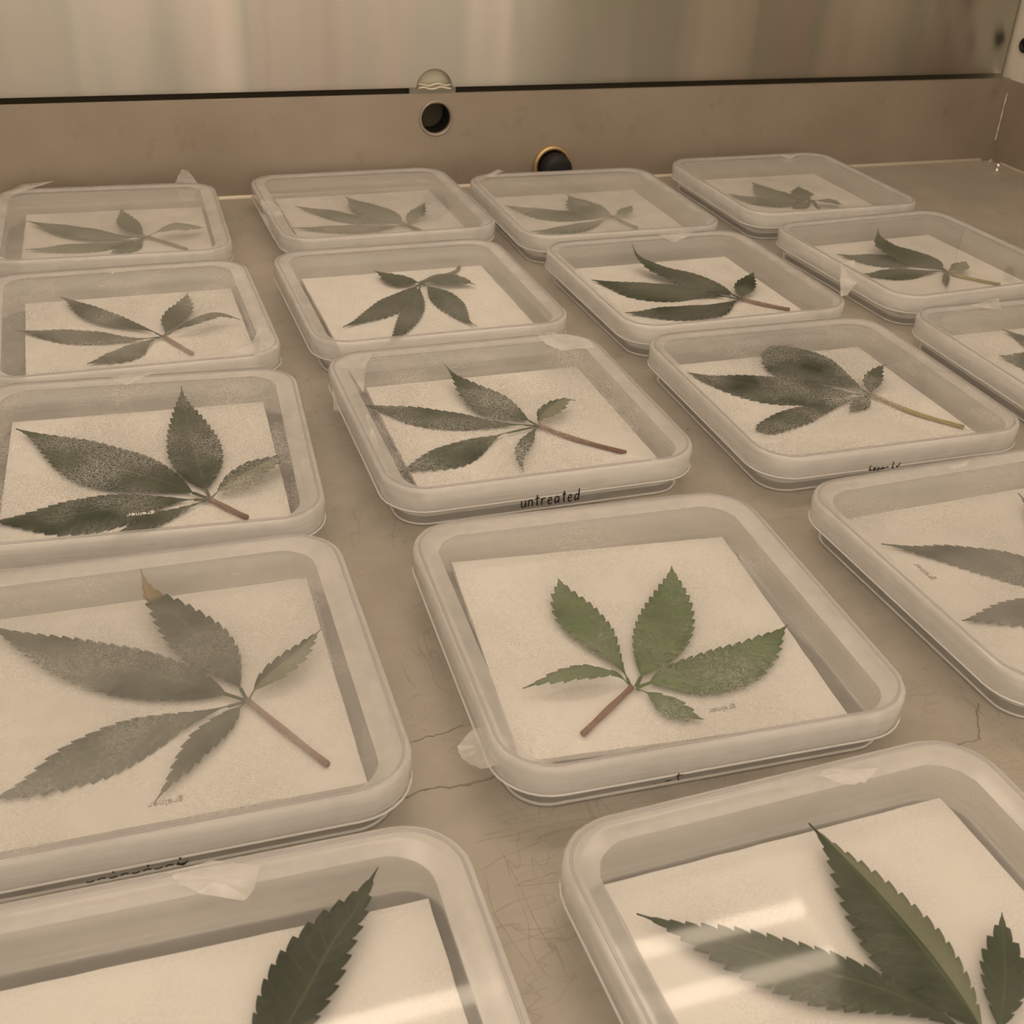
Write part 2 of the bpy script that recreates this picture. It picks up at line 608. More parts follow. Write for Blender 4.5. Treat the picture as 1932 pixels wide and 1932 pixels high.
rim_pts = [(0.2110 - 0.0113 * math.cos(a * PI / 24), PB - 0.0001, 0.0605 + 0.0113 * math.sin(a * PI / 24)) for a in range(25)]
add_tube(bm, rim_pts, 0.00035, 6)
obj('notch_edge', bm, M_GRIME, wall_back)

# right side: low upstand, cream side panel above
trim_2 = None
bm = bmesh.new()
add_box(bm, XR, XR + 0.0015, -0.2, YB + 0.0015, -0.0005, HL - 0.0008)
trim_2 = obj('trim_2', bm, M_LEDGE, smooth=False)
trim_2['kind'] = 'structure'
bm = bmesh.new()
add_tube(bm, [(XR - 0.0003, YB - 0.012, 0.0006), (XR - 0.0003, 0.0, 0.0006)], 0.0014, 8)
obj('weld_bead', bm, simple('weld_steel_side', (0.72, 0.66, 0.56), 0.4, 0.0), trim_2)
bm = bmesh.new()
add_tube(bm, smooth_line([(XR - 0.0008, YB - 0.0008, z * MM) for z in (15, 20, 24, 30, 36, 43, 49)], 4),
         [0.00045 + 0.00012 * math.sin(i) for i in range(25)], 6)
obj('sealant_bead', bm, M_SEAL, trim_2)
bm = bmesh.new()
add_box(bm, XR + 0.0018, XR + 0.0040, -0.2, PB + 0.002, HL - 0.001, 0.92)
wall_right = obj('wall_right', bm, M_CREAM, smooth=False)
wall_right['kind'] = 'structure'
knob = empty('side_port', (XR + 0.0016, 0.7345, 0.0826))
tag(knob, 'black round port on the cream side panel at the right edge', 'port')
bm = bmesh.new()
lathe(bm, [(0.0052, 0.001), (0.0052, -0.0010), (0.0046, -0.0018), (0.0030, -0.0018), (0.0026, 0.0002), (0.0001, 0.0002)], (0, 0, 0), axis='X', seg=24, close=True)
obj('port_ring', bm, M_BLACK, knob)

for y_, z_ in ((704, 74), (674, 74), (644, 74), (614, 74), (690, 104), (659, 104), (629, 104)):
    bm = bmesh.new()
    lathe(bm, [(0.0056, 0.0), (0.0054, -0.0012), (0.0001, -0.0010)], (XR + 0.0018, y_ * MM, z_ * MM), axis='X', seg=16, close=True)
    obj('side_vent', bm, M_BLACK, wall_right)

# left side, ceiling and lamps of the cabinet (seen only in reflections)
bm = bmesh.new()
add_box(bm, -0.452, -0.45, -0.2, PB + 0.002, -0.003, 0.92)
wl = obj('wall_left', bm, M_CREAM, smooth=False)
wl['kind'] = 'structure'
bm = bmesh.new()
add_box(bm, -0.452, XR + 0.004, 0.15, PB + 0.002, 0.92, 0.925)
ce = obj('ceiling', bm, M_CREAM, smooth=False)
ce['kind'] = 'structure'
lamp = empty('lamp_fitting', (0.1, 0.60, 0.70))
tag(lamp, 'twin tube lamp hanging above the worktop inside the cabinet', 'lamp')
bm = bmesh.new()
add_box(bm, -0.52, 0.45, -0.05, 0.05, 0.03, 0.06)
for xx in (-0.52, 0.445):
    add_box(bm, xx, xx + 0.005, -0.045, 0.045, -0.012, 0.03)
for xx in (-0.4, 0.33):
    add_box(bm, xx, xx + 0.01, -0.005, 0.005, 0.06, 0.22)
obj('housing', bm, M_WHITE, lamp, False)
for yy in (-0.027, 0.029):
    bm = bmesh.new()
    add_tube(bm, [(-0.515, yy, 0.0), (0.445, yy, 0.0)], 0.008, 12)
    obj('tube', bm, M_TUBE, lamp)

# little shiny screw lying by the corner
scr = empty('screw', (0.6260, 0.7120, 0.0))
tag(scr, 'tiny shiny screw standing by the far right corner of the worktop', 'screw')
bm = bmesh.new()
lathe(bm, [(0.0001, 0.0058), (0.0013, 0.0056), (0.0019, 0.0048), (0.0019, 0.0040)], (0, 0, 0), 'Z', 10, False)
lathe(bm, [(0.0019, 0.0040), (0.0008, 0.0038)], (0, 0, 0), 'Z', 10)
obj('head', bm, M_CHROME, scr)
bm = bmesh.new()
lathe(bm, [(0.0008, 0.0038), (0.0009, 0.0030), (0.0007, 0.0028), (0.0009, 0.0018), (0.0020, 0.0016), (0.0022, 0.0), (0.0001, 0.0)], (0, 0, 0), 'Z', 10)
obj('shank', bm, M_CHROME, scr)
bm = bmesh.new()
bmesh.ops.create_icosphere(bm, subdivisions=1, radius=0.0019)
for v_ in bm.verts:
    v_.co = Vector((v_.co.x + 0, v_.co.y, max(v_.co.z, -0.0010) + 0.0010)) * random.uniform(0.85, 1.1)
    v_.co.z = max(v_.co.z, 0)
chip = obj('solder_drop', bm, M_CHROME, None, False)
chip.location = (0.6360, 0.7330, 0)
tag(chip, 'tiny bright metal drop in the far right corner', 'metal drop')

# ------------------------------------------------------------------ square dishes
def rr(S, R, z, n=8, cx=0.0, cy=0.0, bounds=None):
    """rounded rectangle ring, mm"""
    if bounds is None:
        bounds = (-S, S, -S, S)
    x0, x1, y0, y1 = bounds
    pts = []
    for cxx, cyy, a0 in ((x1 - R, y1 - R, 0), (x0 + R, y1 - R, 90), (x0 + R, y0 + R, 180), (x1 - R, y0 + R, 270)):
        for k in range(n + 1):
            a = math.radians(a0 + 90 * k / n)
            pts.append(((cxx + R * math.cos(a)) * MM, (cyy + R * math.sin(a)) * MM, z * MM))
    return pts


def sweep(bm, rings, closed=False):
    R = [[bm.verts.new(p) for p in r] for r in rings]
    n = len(R[0])
    prs = list(zip(R, R[1:]))
    if closed:
        prs.append((R[-1], R[0]))
    for a, b in prs:
        for k in range(n):
            bm.faces.new((a[k], a[(k + 1) % n], b[(k + 1) % n], b[k]))
    return R


def inset(d, z, S=60.0, R0=16.0):
    return rr(S - d, max(R0 - d, 1.0), z)


def build_base():
    bm = bmesh.new()
    rings = [inset(d, z) for d, z in ((5.6, 0.0), (4.6, 0.15), (4.2, 0.7), (3.8, 2.2), (3.5, 8), (3.2, 14.6),
                                      (4.3, 14.6), (4.6, 8), (5.0, 4.0), (5.8, 3.2))]
    R = sweep(bm, rings)
    bm.faces.new(R[0])
    bm.faces.new(R[-1])
    return bm


def build_lid():
    bm = bmesh.new()
    prof = ((1.4, 9.0), (0.5, 8.8), (0.15, 9.2), (0.0, 15.6), (0.25, 16.5), (0.8, 17.05), (1.5, 17.1), (2.1, 16.8), (2.5, 16.2), (3.0, 16.0))
    R = sweep(bm, [inset(d, z) for d, z in prof])
    R2 = sweep(bm, [inset(1.4, 9.0), inset(1.5, 14.9), inset(3.0, 15.0)])
    return bm


def build_pane():
    bm = bmesh.new()
    R = sweep(bm, [inset(3.0, 15.0), inset(3.0, 16.0)])
    bm.faces.new(R[0][::-1])
    bm.faces.new(R[1])
    return bm


def build_ring(d, z, r):
    bm = bmesh.new()
    prof = [(d + r * math.cos(a * PI / 3), z + r * math.sin(a * PI / 3)) for a in range(6)]
    sweep(bm, [inset(a, b_) for a, b_ in prof], closed=True)
    bmesh.ops.recalc_face_normals(bm, faces=bm.faces[:])
    return bm


def build_film(wl_, wr_, wb, wf, seed):
    """film stretched round the skirt and folded over on to the lid's top"""
    rnd = random.Random(seed)
    bm = bmesh.new()
    bnd = (-60 + wl_, 60 - wr_, -60 + wf, 60 - wb)
    inner = rr(0, 11.0, 16.25 if wf > 2 else 17.0, bounds=bnd)
    mid = rr(0, 13.0, 17.0, bounds=(-60 + wl_ * .5, 60 - wr_ * .5, -60 + wf * .7, 60 - wb * .5))
    out_ = [rr(60 - d, 16 - d, z) for d, z in ((1.9, 7.6), (0.1, 8.5), (-0.25, 10.5), (-0.3, 15.4), (-0.05, 16.7), (0.6, 17.30), (1.7, 17.4))]
    rings = out_[:-1] + [mid, inner]
    rings = [[(x + rnd.uniform(-.12, .12) * MM, y + rnd.uniform(-.12, .12) * MM, z + rnd.uniform(-.06, .06) * MM) for x, y, z in r] for r in rings]
    sweep(bm, rings)
    return bm


def crumple(poly, rnd, lift=0.35):
    bm = bmesh.new()
    pts = [Vector(p) * MM for p in poly]
    c = sum(pts, Vector()) / len(pts)
    c.z += 0.3 * MM
    n = len(pts)
    ringm = []
    outer = []
    for i in range(n):
        a, b_ = pts[i], pts[(i + 1) % n]
        for k in range(4):
            q = a.lerp(b_, k / 4)
            outer.append(bm.verts.new(q + Vector((rnd.uniform(-1, 1), rnd.uniform(-1, 1), rnd.uniform(-.3, .6))) * 0.3 * MM))
            m_ = q.lerp(c, 0.5)
            ringm.append(bm.verts.new(m_ + Vector((0, 0, rnd.uniform(-.5, 1) * lift * MM))))
    vc = bm.verts.new(c + Vector((0, 0, lift * MM)))
    k = len(outer)
    for i in range(k):
        j = (i + 1) % k
        bm.faces.new((outer[i], outer[j], ringm[j], ringm[i]))
        bm.faces.new((ringm[i], ringm[j], vc))
    bmesh.ops.recalc_face_normals(bm, faces=bm.faces[:])
    return bm


def text_mesh(body, size, ext=0.00008):
    cu = bpy.data.curves.new('txt', 'FONT')
    cu.body = body
    cu.size = size
    cu.align_x = 'CENTER'
    cu.align_y = 'CENTER'
    cu.extrude = ext
    tmp = bpy.data.objects.new('txt', cu)
    COL.objects.link(tmp)
    dg = bpy.context.evaluated_depsgraph_get()
    me = bpy.data.meshes.new_from_object(tmp.evaluated_get(dg))
    bpy.data.objects.remove(tmp)
    return me


DISH = {
    'L1': [6.82, 660.54, -0.0294],
    'L2': [8.01, 525.96, 0.0058],
    'L3': [5.12, 398.97, -0.0751],
    'L4': [-0.69, 268.53, -0.0172],
    'L5': [1.16, 137.28, -0.0206],
    'M1': [150.51, 667.82, 0.0181],
    'M2': [141.68, 532.17, 0.0109],
    'M3': [142.93, 402.76, 0.0003],
    'M4': [140.14, 260.66, -0.0405],
    'M5': [142.05, 126.45, 0.0205],
    'R1': [279.14, 647.47, -0.0043],
    'R2': [282.49, 520.01, 0.0208],
    'R3': [283.28, 391.38, -0.0074],
    'R4': [286.21, 256.85, 0.0308],
    'F1': [422.88, 662.1, 0.0104],
    'F2': [427.36, 528.68, 0.066],
    'F3': [424.24, 393.27, -0.0048],
}
LEAF = {
    'L1': [[25.62, 658.69, 6.4], [[[[0.0, 0.0, 0.0], [-11.84, 1.12, 0.59], [-22.75, 6.95, 1.05], [-32.18, 13.31, 1.27], [-41.95, 20.39, 1.3], [-51.58, 27.92, 1.18], [-61.31, 35.71, 1.0]], 10.68, 5.99, 0.49, ""], [[[0.0, 0.0, 0.0], [-9.16, -5.4, 0.0], [-19.64, -9.14, 0.0], [-30.37, -9.49, 0.0], [-40.18, -9.09, 0.0], [-51.37, -8.95, 0.0], [-61.85, -8.74, 0.0]], 7.1, 7.24, 0.58, ""], [[[0.0, 0.0, 0.0], [-4.39, 5.84, 1.78], [-7.64, 12.69, 2.77], [-9.25, 20.68, 3.06], [-9.97, 27.83, 3.1], [-10.55, 35.52, 3.05], [-11.21, 43.29, 3.0]], 5.73, 6.17, 0.33, ""], [[[0.0, 0.0, 0.0], [-3.27, -3.76, 0.0], [-6.5, -7.48, 0.0], [-10.24, -11.7, 0.0], [-13.29, -15.04, 0.0], [-16.85, -18.87, 0.0], [-20.36, -22.66, 0.0]], 7.46, 3.96, 0.65, ""], [[[0.0, 0.0, 0.0], [4.75, -0.36, 2.52], [10.02, 1.11, 4.54], [15.15, 3.05, 5.26], [20.55, 3.63, 4.69], [25.64, 4.85, 3.08], [30.58, 6.61, 1.0]], 2.18, 8.98, 0.6, "pale"]], [[0.0, 0.0, 0.0], [11.84, -13.67, 0.0], [18.39, -22.67, 0.0]]],
    'L2': [[22.41, 520.83, 6.4], [[[[0.0, 0.0, 0.0], [-6.55, 9.62, 0.53], [-13.29, 19.29, 0.98], [-20.27, 28.63, 1.25], [-27.52, 37.89, 1.31], [-35.11, 46.76, 1.19], [-42.9, 55.56, 1.0]], 11.1, 0.77, 0.54, ""], [[[0.0, 0.0, 0.0], [-10.76, -0.12, 0.0], [-20.96, 4.01, 0.0], [-30.59, 8.91, 0.0], [-41.14, 13.18, 0.0], [-51.55, 16.8, 0.0], [-62.04, 20.41, 0.0]], 9.77, 5.2, 0.56, ""], [[[0.0, 0.0, 0.0], [-6.19, -3.05, 0.0], [-11.67, -6.38, 0.0], [-16.86, -10.93, 0.0], [-21.95, -14.77, 0.0], [-27.72, -18.46, 0.0], [-33.58, -22.12, 0.0]], 9.39, 3.74, 0.54, ""], [[[0.73, 0.45, 0.0], [2.06, 7.23, 1.13], [3.92, 14.67, 2.29], [6.8, 20.75, 3.11], [10.25, 27.11, 3.59], [13.15, 34.28, 3.82], [15.22, 41.12, 4.0]], 4.27, 7.8, 0.46, ""], [[[1.52, 1.5, 0.0], [7.28, 2.8, 2.73], [12.52, 5.07, 4.5], [18.41, 8.22, 5.26], [24.0, 11.27, 4.83], [29.63, 11.22, 3.37], [35.39, 9.34, 1.0]], 0.26, 5.59, 0.5, ""]], [[0.0, 0.0, 0.0], [5.04, -10.16, 0.0], [10.35, -20.75, 0.0]]],
    'L3': [[25.45, 373.43, 6.4], [[[[0.0, 0.0, 0.0], [-10.75, 11.43, 0.57], [-22.23, 21.66, 1.04], [-34.43, 32.26, 1.29], [-43.82, 44.39, 1.3], [-53.89, 56.95, 1.18], [-64.21, 68.43, 1.0]], 12.35, 13.98, 0.47, ""], [[[0.0, 0.0, 0.0], [-11.95, 2.37, 0.0], [-24.39, 2.76, 0.0], [-35.31, 1.62, 0.0], [-48.3, 0.77, 0.0], [-59.85, 1.59, 0.0], [-72.05, 2.95, 0.0]], 11.34, 11.97, 0.55, ""], [[[0.0, 0.0, 0.0], [-0.9, 13.34, 0.77], [-1.26, 26.71, 1.8], [-1.41, 39.9, 2.94], [-1.9, 53.15, 4.18], [-2.14, 65.79, 5.46], [-1.41, 79.1, 7.0]], 9.31, 9.33, 0.43, ""], [[[0.44, 0.64, 0.0], [5.71, 4.22, 2.27], [11.71, 7.63, 3.99], [17.66, 11.5, 4.56], [23.21, 15.19, 4.19], [28.81, 18.93, 3.25], [34.67, 22.79, 2.0]], 4.87, 5.22, 0.42, "fold"], [[[0.0, 0.0, 0.0], [-6.93, -2.96, 0.0], [-13.52, -5.98, 0.0], [-19.81, -9.03, 0.0], [-25.58, -13.37, 0.0], [-31.19, -18.85, 0.0], [-36.15, -23.82, 0.0]], 3.57, 4.55, 0.55, ""]], [[0.0, 0.0, 0.0], [5.29, -7.26, 0.0], [10.77, -14.81, 0.0]]],
    'L4': [[22.66, 262.37, 6.4], [[[[0.0, 0.0, 0.0], [-11.19, 8.63, 0.55], [-22.75, 16.58, 1.01], [-35.03, 25.01, 1.28], [-46.07, 33.22, 1.3], [-57.14, 42.65, 1.18], [-67.78, 52.17, 1.0]], 10.08, 8.85, 0.44, "wide"], [[[0.0, 0.0, 0.0], [-2.47, 10.62, 0.68], [-6.18, 21.43, 1.71], [-10.99, 31.75, 2.96], [-16.22, 41.48, 4.33], [-21.58, 51.28, 5.91], [-23.46, 62.08, 7.5]], 7.99, 7.77, 0.45, "yellow"], [[[0.55, 0.78, 0.0], [4.5, 4.51, 2.58], [9.32, 7.56, 4.23], [13.82, 10.81, 4.53], [17.92, 15.1, 3.99], [21.75, 19.76, 3.02], [25.29, 24.22, 2.0]], 2.51, 4.4, 0.28, "fold"], [[[0.0, 0.0, 0.0], [-11.65, -1.72, 0.0], [-22.94, -2.96, 0.0], [-34.43, -5.76, 0.0], [-45.37, -10.55, 0.0], [-55.54, -16.8, 0.0], [-66.37, -21.06, 0.0]], 10.55, 6.34, 0.62, ""], [[[0.0, 0.0, 0.0], [-5.24, -5.03, 0.47], [-10.33, -9.84, 0.83], [-15.19, -15.07, 1.0], [-19.27, -21.06, 0.9], [-23.49, -26.95, 0.54], [-27.63, -32.58, 0.0]], 4.19, 3.52, 0.38, ""]], [[0.0, 0.0, 0.0], [8.07, -15.29, 0.0], [16.22, -30.46, 0.0]]],
    'L5': [[2.46, 139.69, 6.4], [[[[0.0, 0.0, 0.0], [6.44, 8.52, 0.76], [12.76, 16.78, 1.61], [19.58, 25.39, 2.48], [26.31, 34.07, 3.31], [33.68, 41.81, 4.13], [39.95, 50.34, 5.0]], 9.62, 4.87, 0.51, ""], [[[0.0, 0.0, 0.0], [-5.81, 3.7, 0.0], [-11.68, 7.44, 0.0], [-17.63, 10.98, 0.0], [-23.65, 14.13, 0.0], [-29.72, 17.04, 0.0], [-35.82, 19.97, 0.0]], 3.83, 2.97, 0.5, ""], [[[0.0, 0.0, 0.0], [-5.75, 0.28, 0.0], [-12.25, 0.64, 0.0], [-17.74, 0.66, 0.0], [-24.32, -0.05, 0.0], [-29.82, -1.16, 0.0], [-35.83, -2.41, 0.0]], 4.2, 3.28, 0.53, ""], [[[0.0, 0.0, 0.0], [4.9, 0.91, 0.0], [9.95, 1.89, 0.0], [14.79, 2.61, 0.0], [19.58, 2.75, 0.0], [24.13, 2.15, 0.0], [29.06, 1.33, 0.0]], 3.3, 3.56, 0.59, ""]], [[0.0, 0.0, 0.0], [6.46, -9.45, 0.0], [12.61, -18.45, 0.0]]],
    'M1': [[168.9, 652.13, 6.4], [[[[0.0, 0.0, 0.0], [-10.18, 6.99, 0.0], [-21.2, 13.21, 0.0], [-30.58, 20.06, 0.0], [-38.8, 29.76, 0.0], [-47.29, 38.02, 0.0], [-56.52, 46.18, 0.0]], 7.32, 8.08, 0.57, ""], [[[0.0, 0.0, 0.0], [-3.66, 9.2, 0.56], [-7.82, 17.97, 1.11], [-13.46, 26.0, 1.57], [-18.06, 34.57, 1.8], [-21.51, 43.59, 1.9], [-24.97, 53.01, 2.0]], 11.2, 10.33, 0.48, ""], [[[0.0, 0.0, 0.0], [-11.04, -0.58, 0.0], [-21.52, -0.77, 0.0], [-32.92, 0.45, 0.0], [-43.04, 2.35, 0.0], [-53.65, 4.74, 0.0], [-64.56, 7.26, 0.0]], 6.49, 8.4, 0.5, ""], [[[0.0, 0.0, 0.0], [1.73, 5.25, 1.03], [3.69, 10.26, 2.01], [6.97, 14.59, 2.93], [10.88, 18.62, 3.52], [14.58, 22.9, 3.78], [18.33, 27.12, 4.0]], 2.09, 7.38, 0.43, ""]], [[0.0, 0.0, 0.0], [4.32, -8.45, 0.0], [7.54, -13.76, 0.0]]],
    'M2': [[152.53, 561.96, 6.4], [[[[0.0, 0.0, 0.0], [-3.97, 2.14, 0.62], [-7.81, 4.23, 1.18], [-11.42, 6.52, 1.57], [-14.63, 9.57, 1.79], [-17.47, 13.14, 1.9], [-20.05, 16.44, 2.0]], 8.45, 5.51, 0.38, ""], [[[0.0, 0.0, 0.0], [-7.8, -8.76, 0.0], [-16.17, -16.85, 0.0], [-24.58, -24.71, 0.0], [-32.31, -32.69, 0.0], [-41.27, -40.49, 0.0], [-50.08, -47.45, 0.0]], 10.87, 5.87, 0.44, ""], [[[0.0, 0.0, 0.0], [-4.75, -12.72, 0.0], [-9.65, -25.51, 0.0], [-15.16, -38.31, 0.0], [-21.43, -50.81, 0.0], [-28.66, -62.99, 0.0], [-36.39, -74.1, 0.0]], 5.47, 5.62, 0.47, ""], [[[0.0, 0.0, 0.0], [4.04, -9.31, 0.0], [6.1, -19.49, 0.0], [6.79, -30.21, 0.0], [7.41, -40.42, 0.0], [8.13, -50.41, 0.0], [11.16, -60.18, 0.0]], 7.61, 7.46, 0.42, ""], [[[0.0, 0.0, 0.0], [4.82, 0.2, 1.05], [9.41, -0.48, 1.85], [14.36, -1.35, 2.26], [18.53, -3.37, 2.16], [22.32, -6.64, 1.66], [25.57, -10.24, 1.0]], 6.85, 6.61, 0.47, ""]], [[0.0, 0.0, 0.0], [9.52, 8.1, 0.0], [18.39, 10.24, 0.0], [23.47, 14.8, 0.0], [26.44, 19.89, 0.0]]],
    'M3': [[157.56, 399.24, 6.4], [[[[0.0, 0.0, 0.0], [-11.52, 4.11, 0.0], [-22.49, 8.97, 0.0], [-33.68, 14.92, 0.0], [-43.79, 21.32, 0.0], [-54.36, 28.53, 0.0], [-64.92, 34.43, 0.0]], 8.51, 6.87, 0.56, ""], [[[0.0, 0.0, 0.0], [-4.82, 9.02, 0.73], [-9.35, 18.1, 1.58], [-13.62, 26.88, 2.42], [-18.38, 35.63, 3.29], [-22.05, 45.57, 4.18], [-23.82, 55.22, 5.0]], 10.66, 6.37, 0.41, "slim"], [[[0.0, 0.0, 0.0], [-10.65, -2.12, 0.0], [-22.05, -4.91, 0.0], [-33.02, -8.8, 0.0], [-42.72, -12.75, 0.0], [-53.16, -17.76, 0.0], [-63.06, -23.25, 0.0]], 10.27, 4.87, 0.64, "petiolule"], [[[0.0, 0.0, 0.0], [1.72, 3.74, 2.31], [5.08, 6.21, 3.97], [9.22, 8.57, 4.56], [12.89, 11.25, 4.3], [16.83, 13.41, 3.5], [21.27, 13.93, 2.0]], 2.44, 5.46, 0.25, "fold"], [[[0.0, 0.0, 0.0], [-3.94, -5.18, 0.8], [-8.05, -10.66, 1.53], [-11.92, -16.24, 1.95], [-15.31, -21.52, 1.93], [-17.54, -27.96, 1.29], [-18.3, -34.41, 0.0]], 2.87, 2.19, 0.51, ""]], [[0.0, 0.0, 0.0], [10.42, -13.69, 0.0], [25.63, -29.09, 0.0]]],
    'M4': [[128.27, 238.94, 6.4], [[[[0.0, 0.0, 0.0], [0.44, 9.05, 0.6], [-0.07, 18.3, 1.17], [-1.08, 27.4, 1.58], [-2.48, 36.26, 1.8], [-3.08, 45.08, 1.91], [-2.36, 54.2, 2.0]], 7.48, 6.14, 0.59, "wide"], [[[1.38, 0.11, 0.0], [8.26, 7.93, 0.65], [15.06, 16.1, 1.23], [21.18, 24.07, 1.59], [27.15, 32.96, 1.8], [32.26, 41.99, 1.9], [36.59, 51.48, 2.0]], 7.84, 8.63, 0.47, "wide"], [[[1.18, -0.33, 0.0], [11.19, 1.15, 0.6], [20.85, 1.08, 1.07], [31.02, 2.15, 1.3], [40.58, 4.77, 1.29], [49.87, 8.92, 1.15], [58.56, 13.6, 1.0]], 6.49, 10.16, 0.42, "wide"], [[[0.0, 0.0, 0.0], [-2.88, 4.24, 2.02], [-8.33, 5.38, 3.53], [-14.01, 6.04, 4.24], [-19.86, 6.12, 3.95], [-25.31, 6.42, 2.78], [-30.87, 6.84, 1.0]], 2.95, 2.9, 0.5, ""], [[[0.9, -0.98, 0.0], [3.11, -3.79, 0.48], [5.06, -6.86, 0.84], [6.78, -10.21, 1.0], [8.6, -13.02, 0.91], [11.2, -15.85, 0.52], [13.74, -18.23, 0.0]], 3.4, 4.09, 0.61, ""]], [[0.0, 0.0, 0.0], [-10.76, -7.23, 0.0], [-20.68, -14.17, 0.0]]],
    'M5': [[154.18, 109.75, 6.4], [[[[0.0, 0.0, 0.0], [-6.6, 11.66, 0.62], [-15.67, 20.64, 1.15], [-26.47, 28.25, 1.54], [-37.52, 36.79, 1.78], [-47.83, 44.92, 1.9], [-58.19, 53.16, 2.0]], 8.14, 6.37, 0.52, ""], [[[0.0, 0.0, 0.0], [0.69, 10.98, 0.66], [0.36, 21.91, 1.31], [-0.67, 33.3, 1.87], [-1.98, 43.96, 2.27], [-3.8, 55.17, 2.63], [-5.95, 65.88, 3.0]], 11.18, 6.88, 0.44, "fold"], [[[0.0, 0.0, 0.0], [4.2, 4.61, 0.65], [8.03, 8.8, 1.25], [12.22, 13.52, 1.81], [15.94, 18.58, 2.25], [19.36, 23.55, 2.61], [22.86, 28.62, 3.0]], 4.67, 4.59, 0.62, ""], [[[0.0, 0.0, 0.0], [5.08, 0.1, 0.0], [10.23, 0.21, 0.0], [15.3, 0.5, 0.0], [20.2, 1.12, 0.0], [25.03, 1.95, 0.0], [29.93, 2.78, 0.0]], 3.33, 2.91, 0.5, ""], [[[0.0, 0.0, 0.0], [-4.32, -0.07, 0.0], [-8.79, -0.23, 0.0], [-13.07, -0.78, 0.0], [-17.33, -1.56, 0.0], [-21.12, -2.33, 0.0], [-25.43, -3.18, 0.0]], 2.63, 3.23, 0.45, ""]], [[0.0, 0.0, 0.0], [-0.2, -8.54, 0.0], [1.39, -16.03, 0.0]]],
    'R1': [[294.74, 644.89, 6.4], [[[[0.0, 0.0, 0.0], [-10.87, 3.68, 0.0], [-20.73, 7.92, 0.0], [-31.69, 13.1, 0.0], [-40.57, 18.42, 0.0], [-49.56, 25.31, 0.0], [-58.5, 32.46, 0.0]], 13.07, 8.37, 0.54, ""], [[[0.0, 0.0, 0.0], [-3.12, 6.37, 0.61], [-6.33, 13.13, 1.2], [-8.98, 19.22, 1.57], [-11.56, 26.26, 1.79], [-13.55, 33.11, 1.9], [-15.42, 40.08, 2.0]], 15.29, 7.87, 0.46, ""], [[[0.0, 0.0, 0.0], [-9.35, -4.28, 0.0], [-18.47, -8.4, 0.0], [-28.38, -12.19, 0.0], [-38.57, -15.11, 0.0], [-48.58, -16.25, 0.0], [-59.19, -15.75, 0.0]], 7.69, 5.81, 0.68, ""], [[[0.0, 0.0, 0.0], [2.46, 1.16, 1.33], [5.27, 2.7, 2.45], [7.89, 4.11, 2.96], [10.69, 5.86, 3.1], [12.91, 7.45, 3.07], [15.62, 9.51, 3.0]], 2.72, 5.46, 0.34, ""]], [[0.0, 0.0, 0.0], [1.95, -11.5, 0.0], [5.59, -21.1, 0.0]]],
    'R2': [[306.71, 507.28, 6.4], [[[[0.0, 0.0, 0.0], [-10.45, 7.0, 0.0], [-21.93, 13.85, 0.0], [-34.36, 18.45, 0.0], [-46.22, 23.93, 0.0], [-56.06, 32.62, 0.0], [-65.96, 41.2, 0.0]], 13.2, 14.79, 0.56, ""], [[[0.0, 0.0, 0.0], [-3.44, 12.78, 0.2], [-9.28, 24.96, 0.9], [-18.29, 34.55, 2.25], [-28.75, 42.46, 4.26], [-34.34, 53.92, 6.46], [-32.46, 66.68, 8.0]], 13.23, 7.82, 0.4, "slim"], [[[0.0, 0.0, 0.0], [-10.42, -3.49, 0.0], [-21.6, -7.06, 0.0], [-32.74, -8.68, 0.0], [-44.45, -7.69, 0.0], [-55.48, -6.3, 0.0], [-66.73, -4.5, 0.0]], 9.95, 8.65, 0.58, ""], [[[0.0, 0.0, 0.0], [2.68, 4.5, 1.31], [5.79, 8.84, 2.47], [9.38, 13.19, 3.23], [12.91, 17.2, 3.6], [16.65, 21.27, 3.8], [20.49, 25.44, 4.0]], 5.43, 5.46, 0.39, ""], [[[0.0, 0.0, 0.0], [-5.7, -2.87, 0.0], [-11.33, -5.7, 0.0], [-17.61, -9.23, 0.0], [-22.46, -12.38, 0.0], [-27.96, -16.21, 0.0], [-33.36, -19.98, 0.0]], 5.88, 2.87, 0.61, ""]], [[0.0, 0.0, 0.0], [7.95, -8.31, 0.0], [17.86, -17.66, 0.0]]],
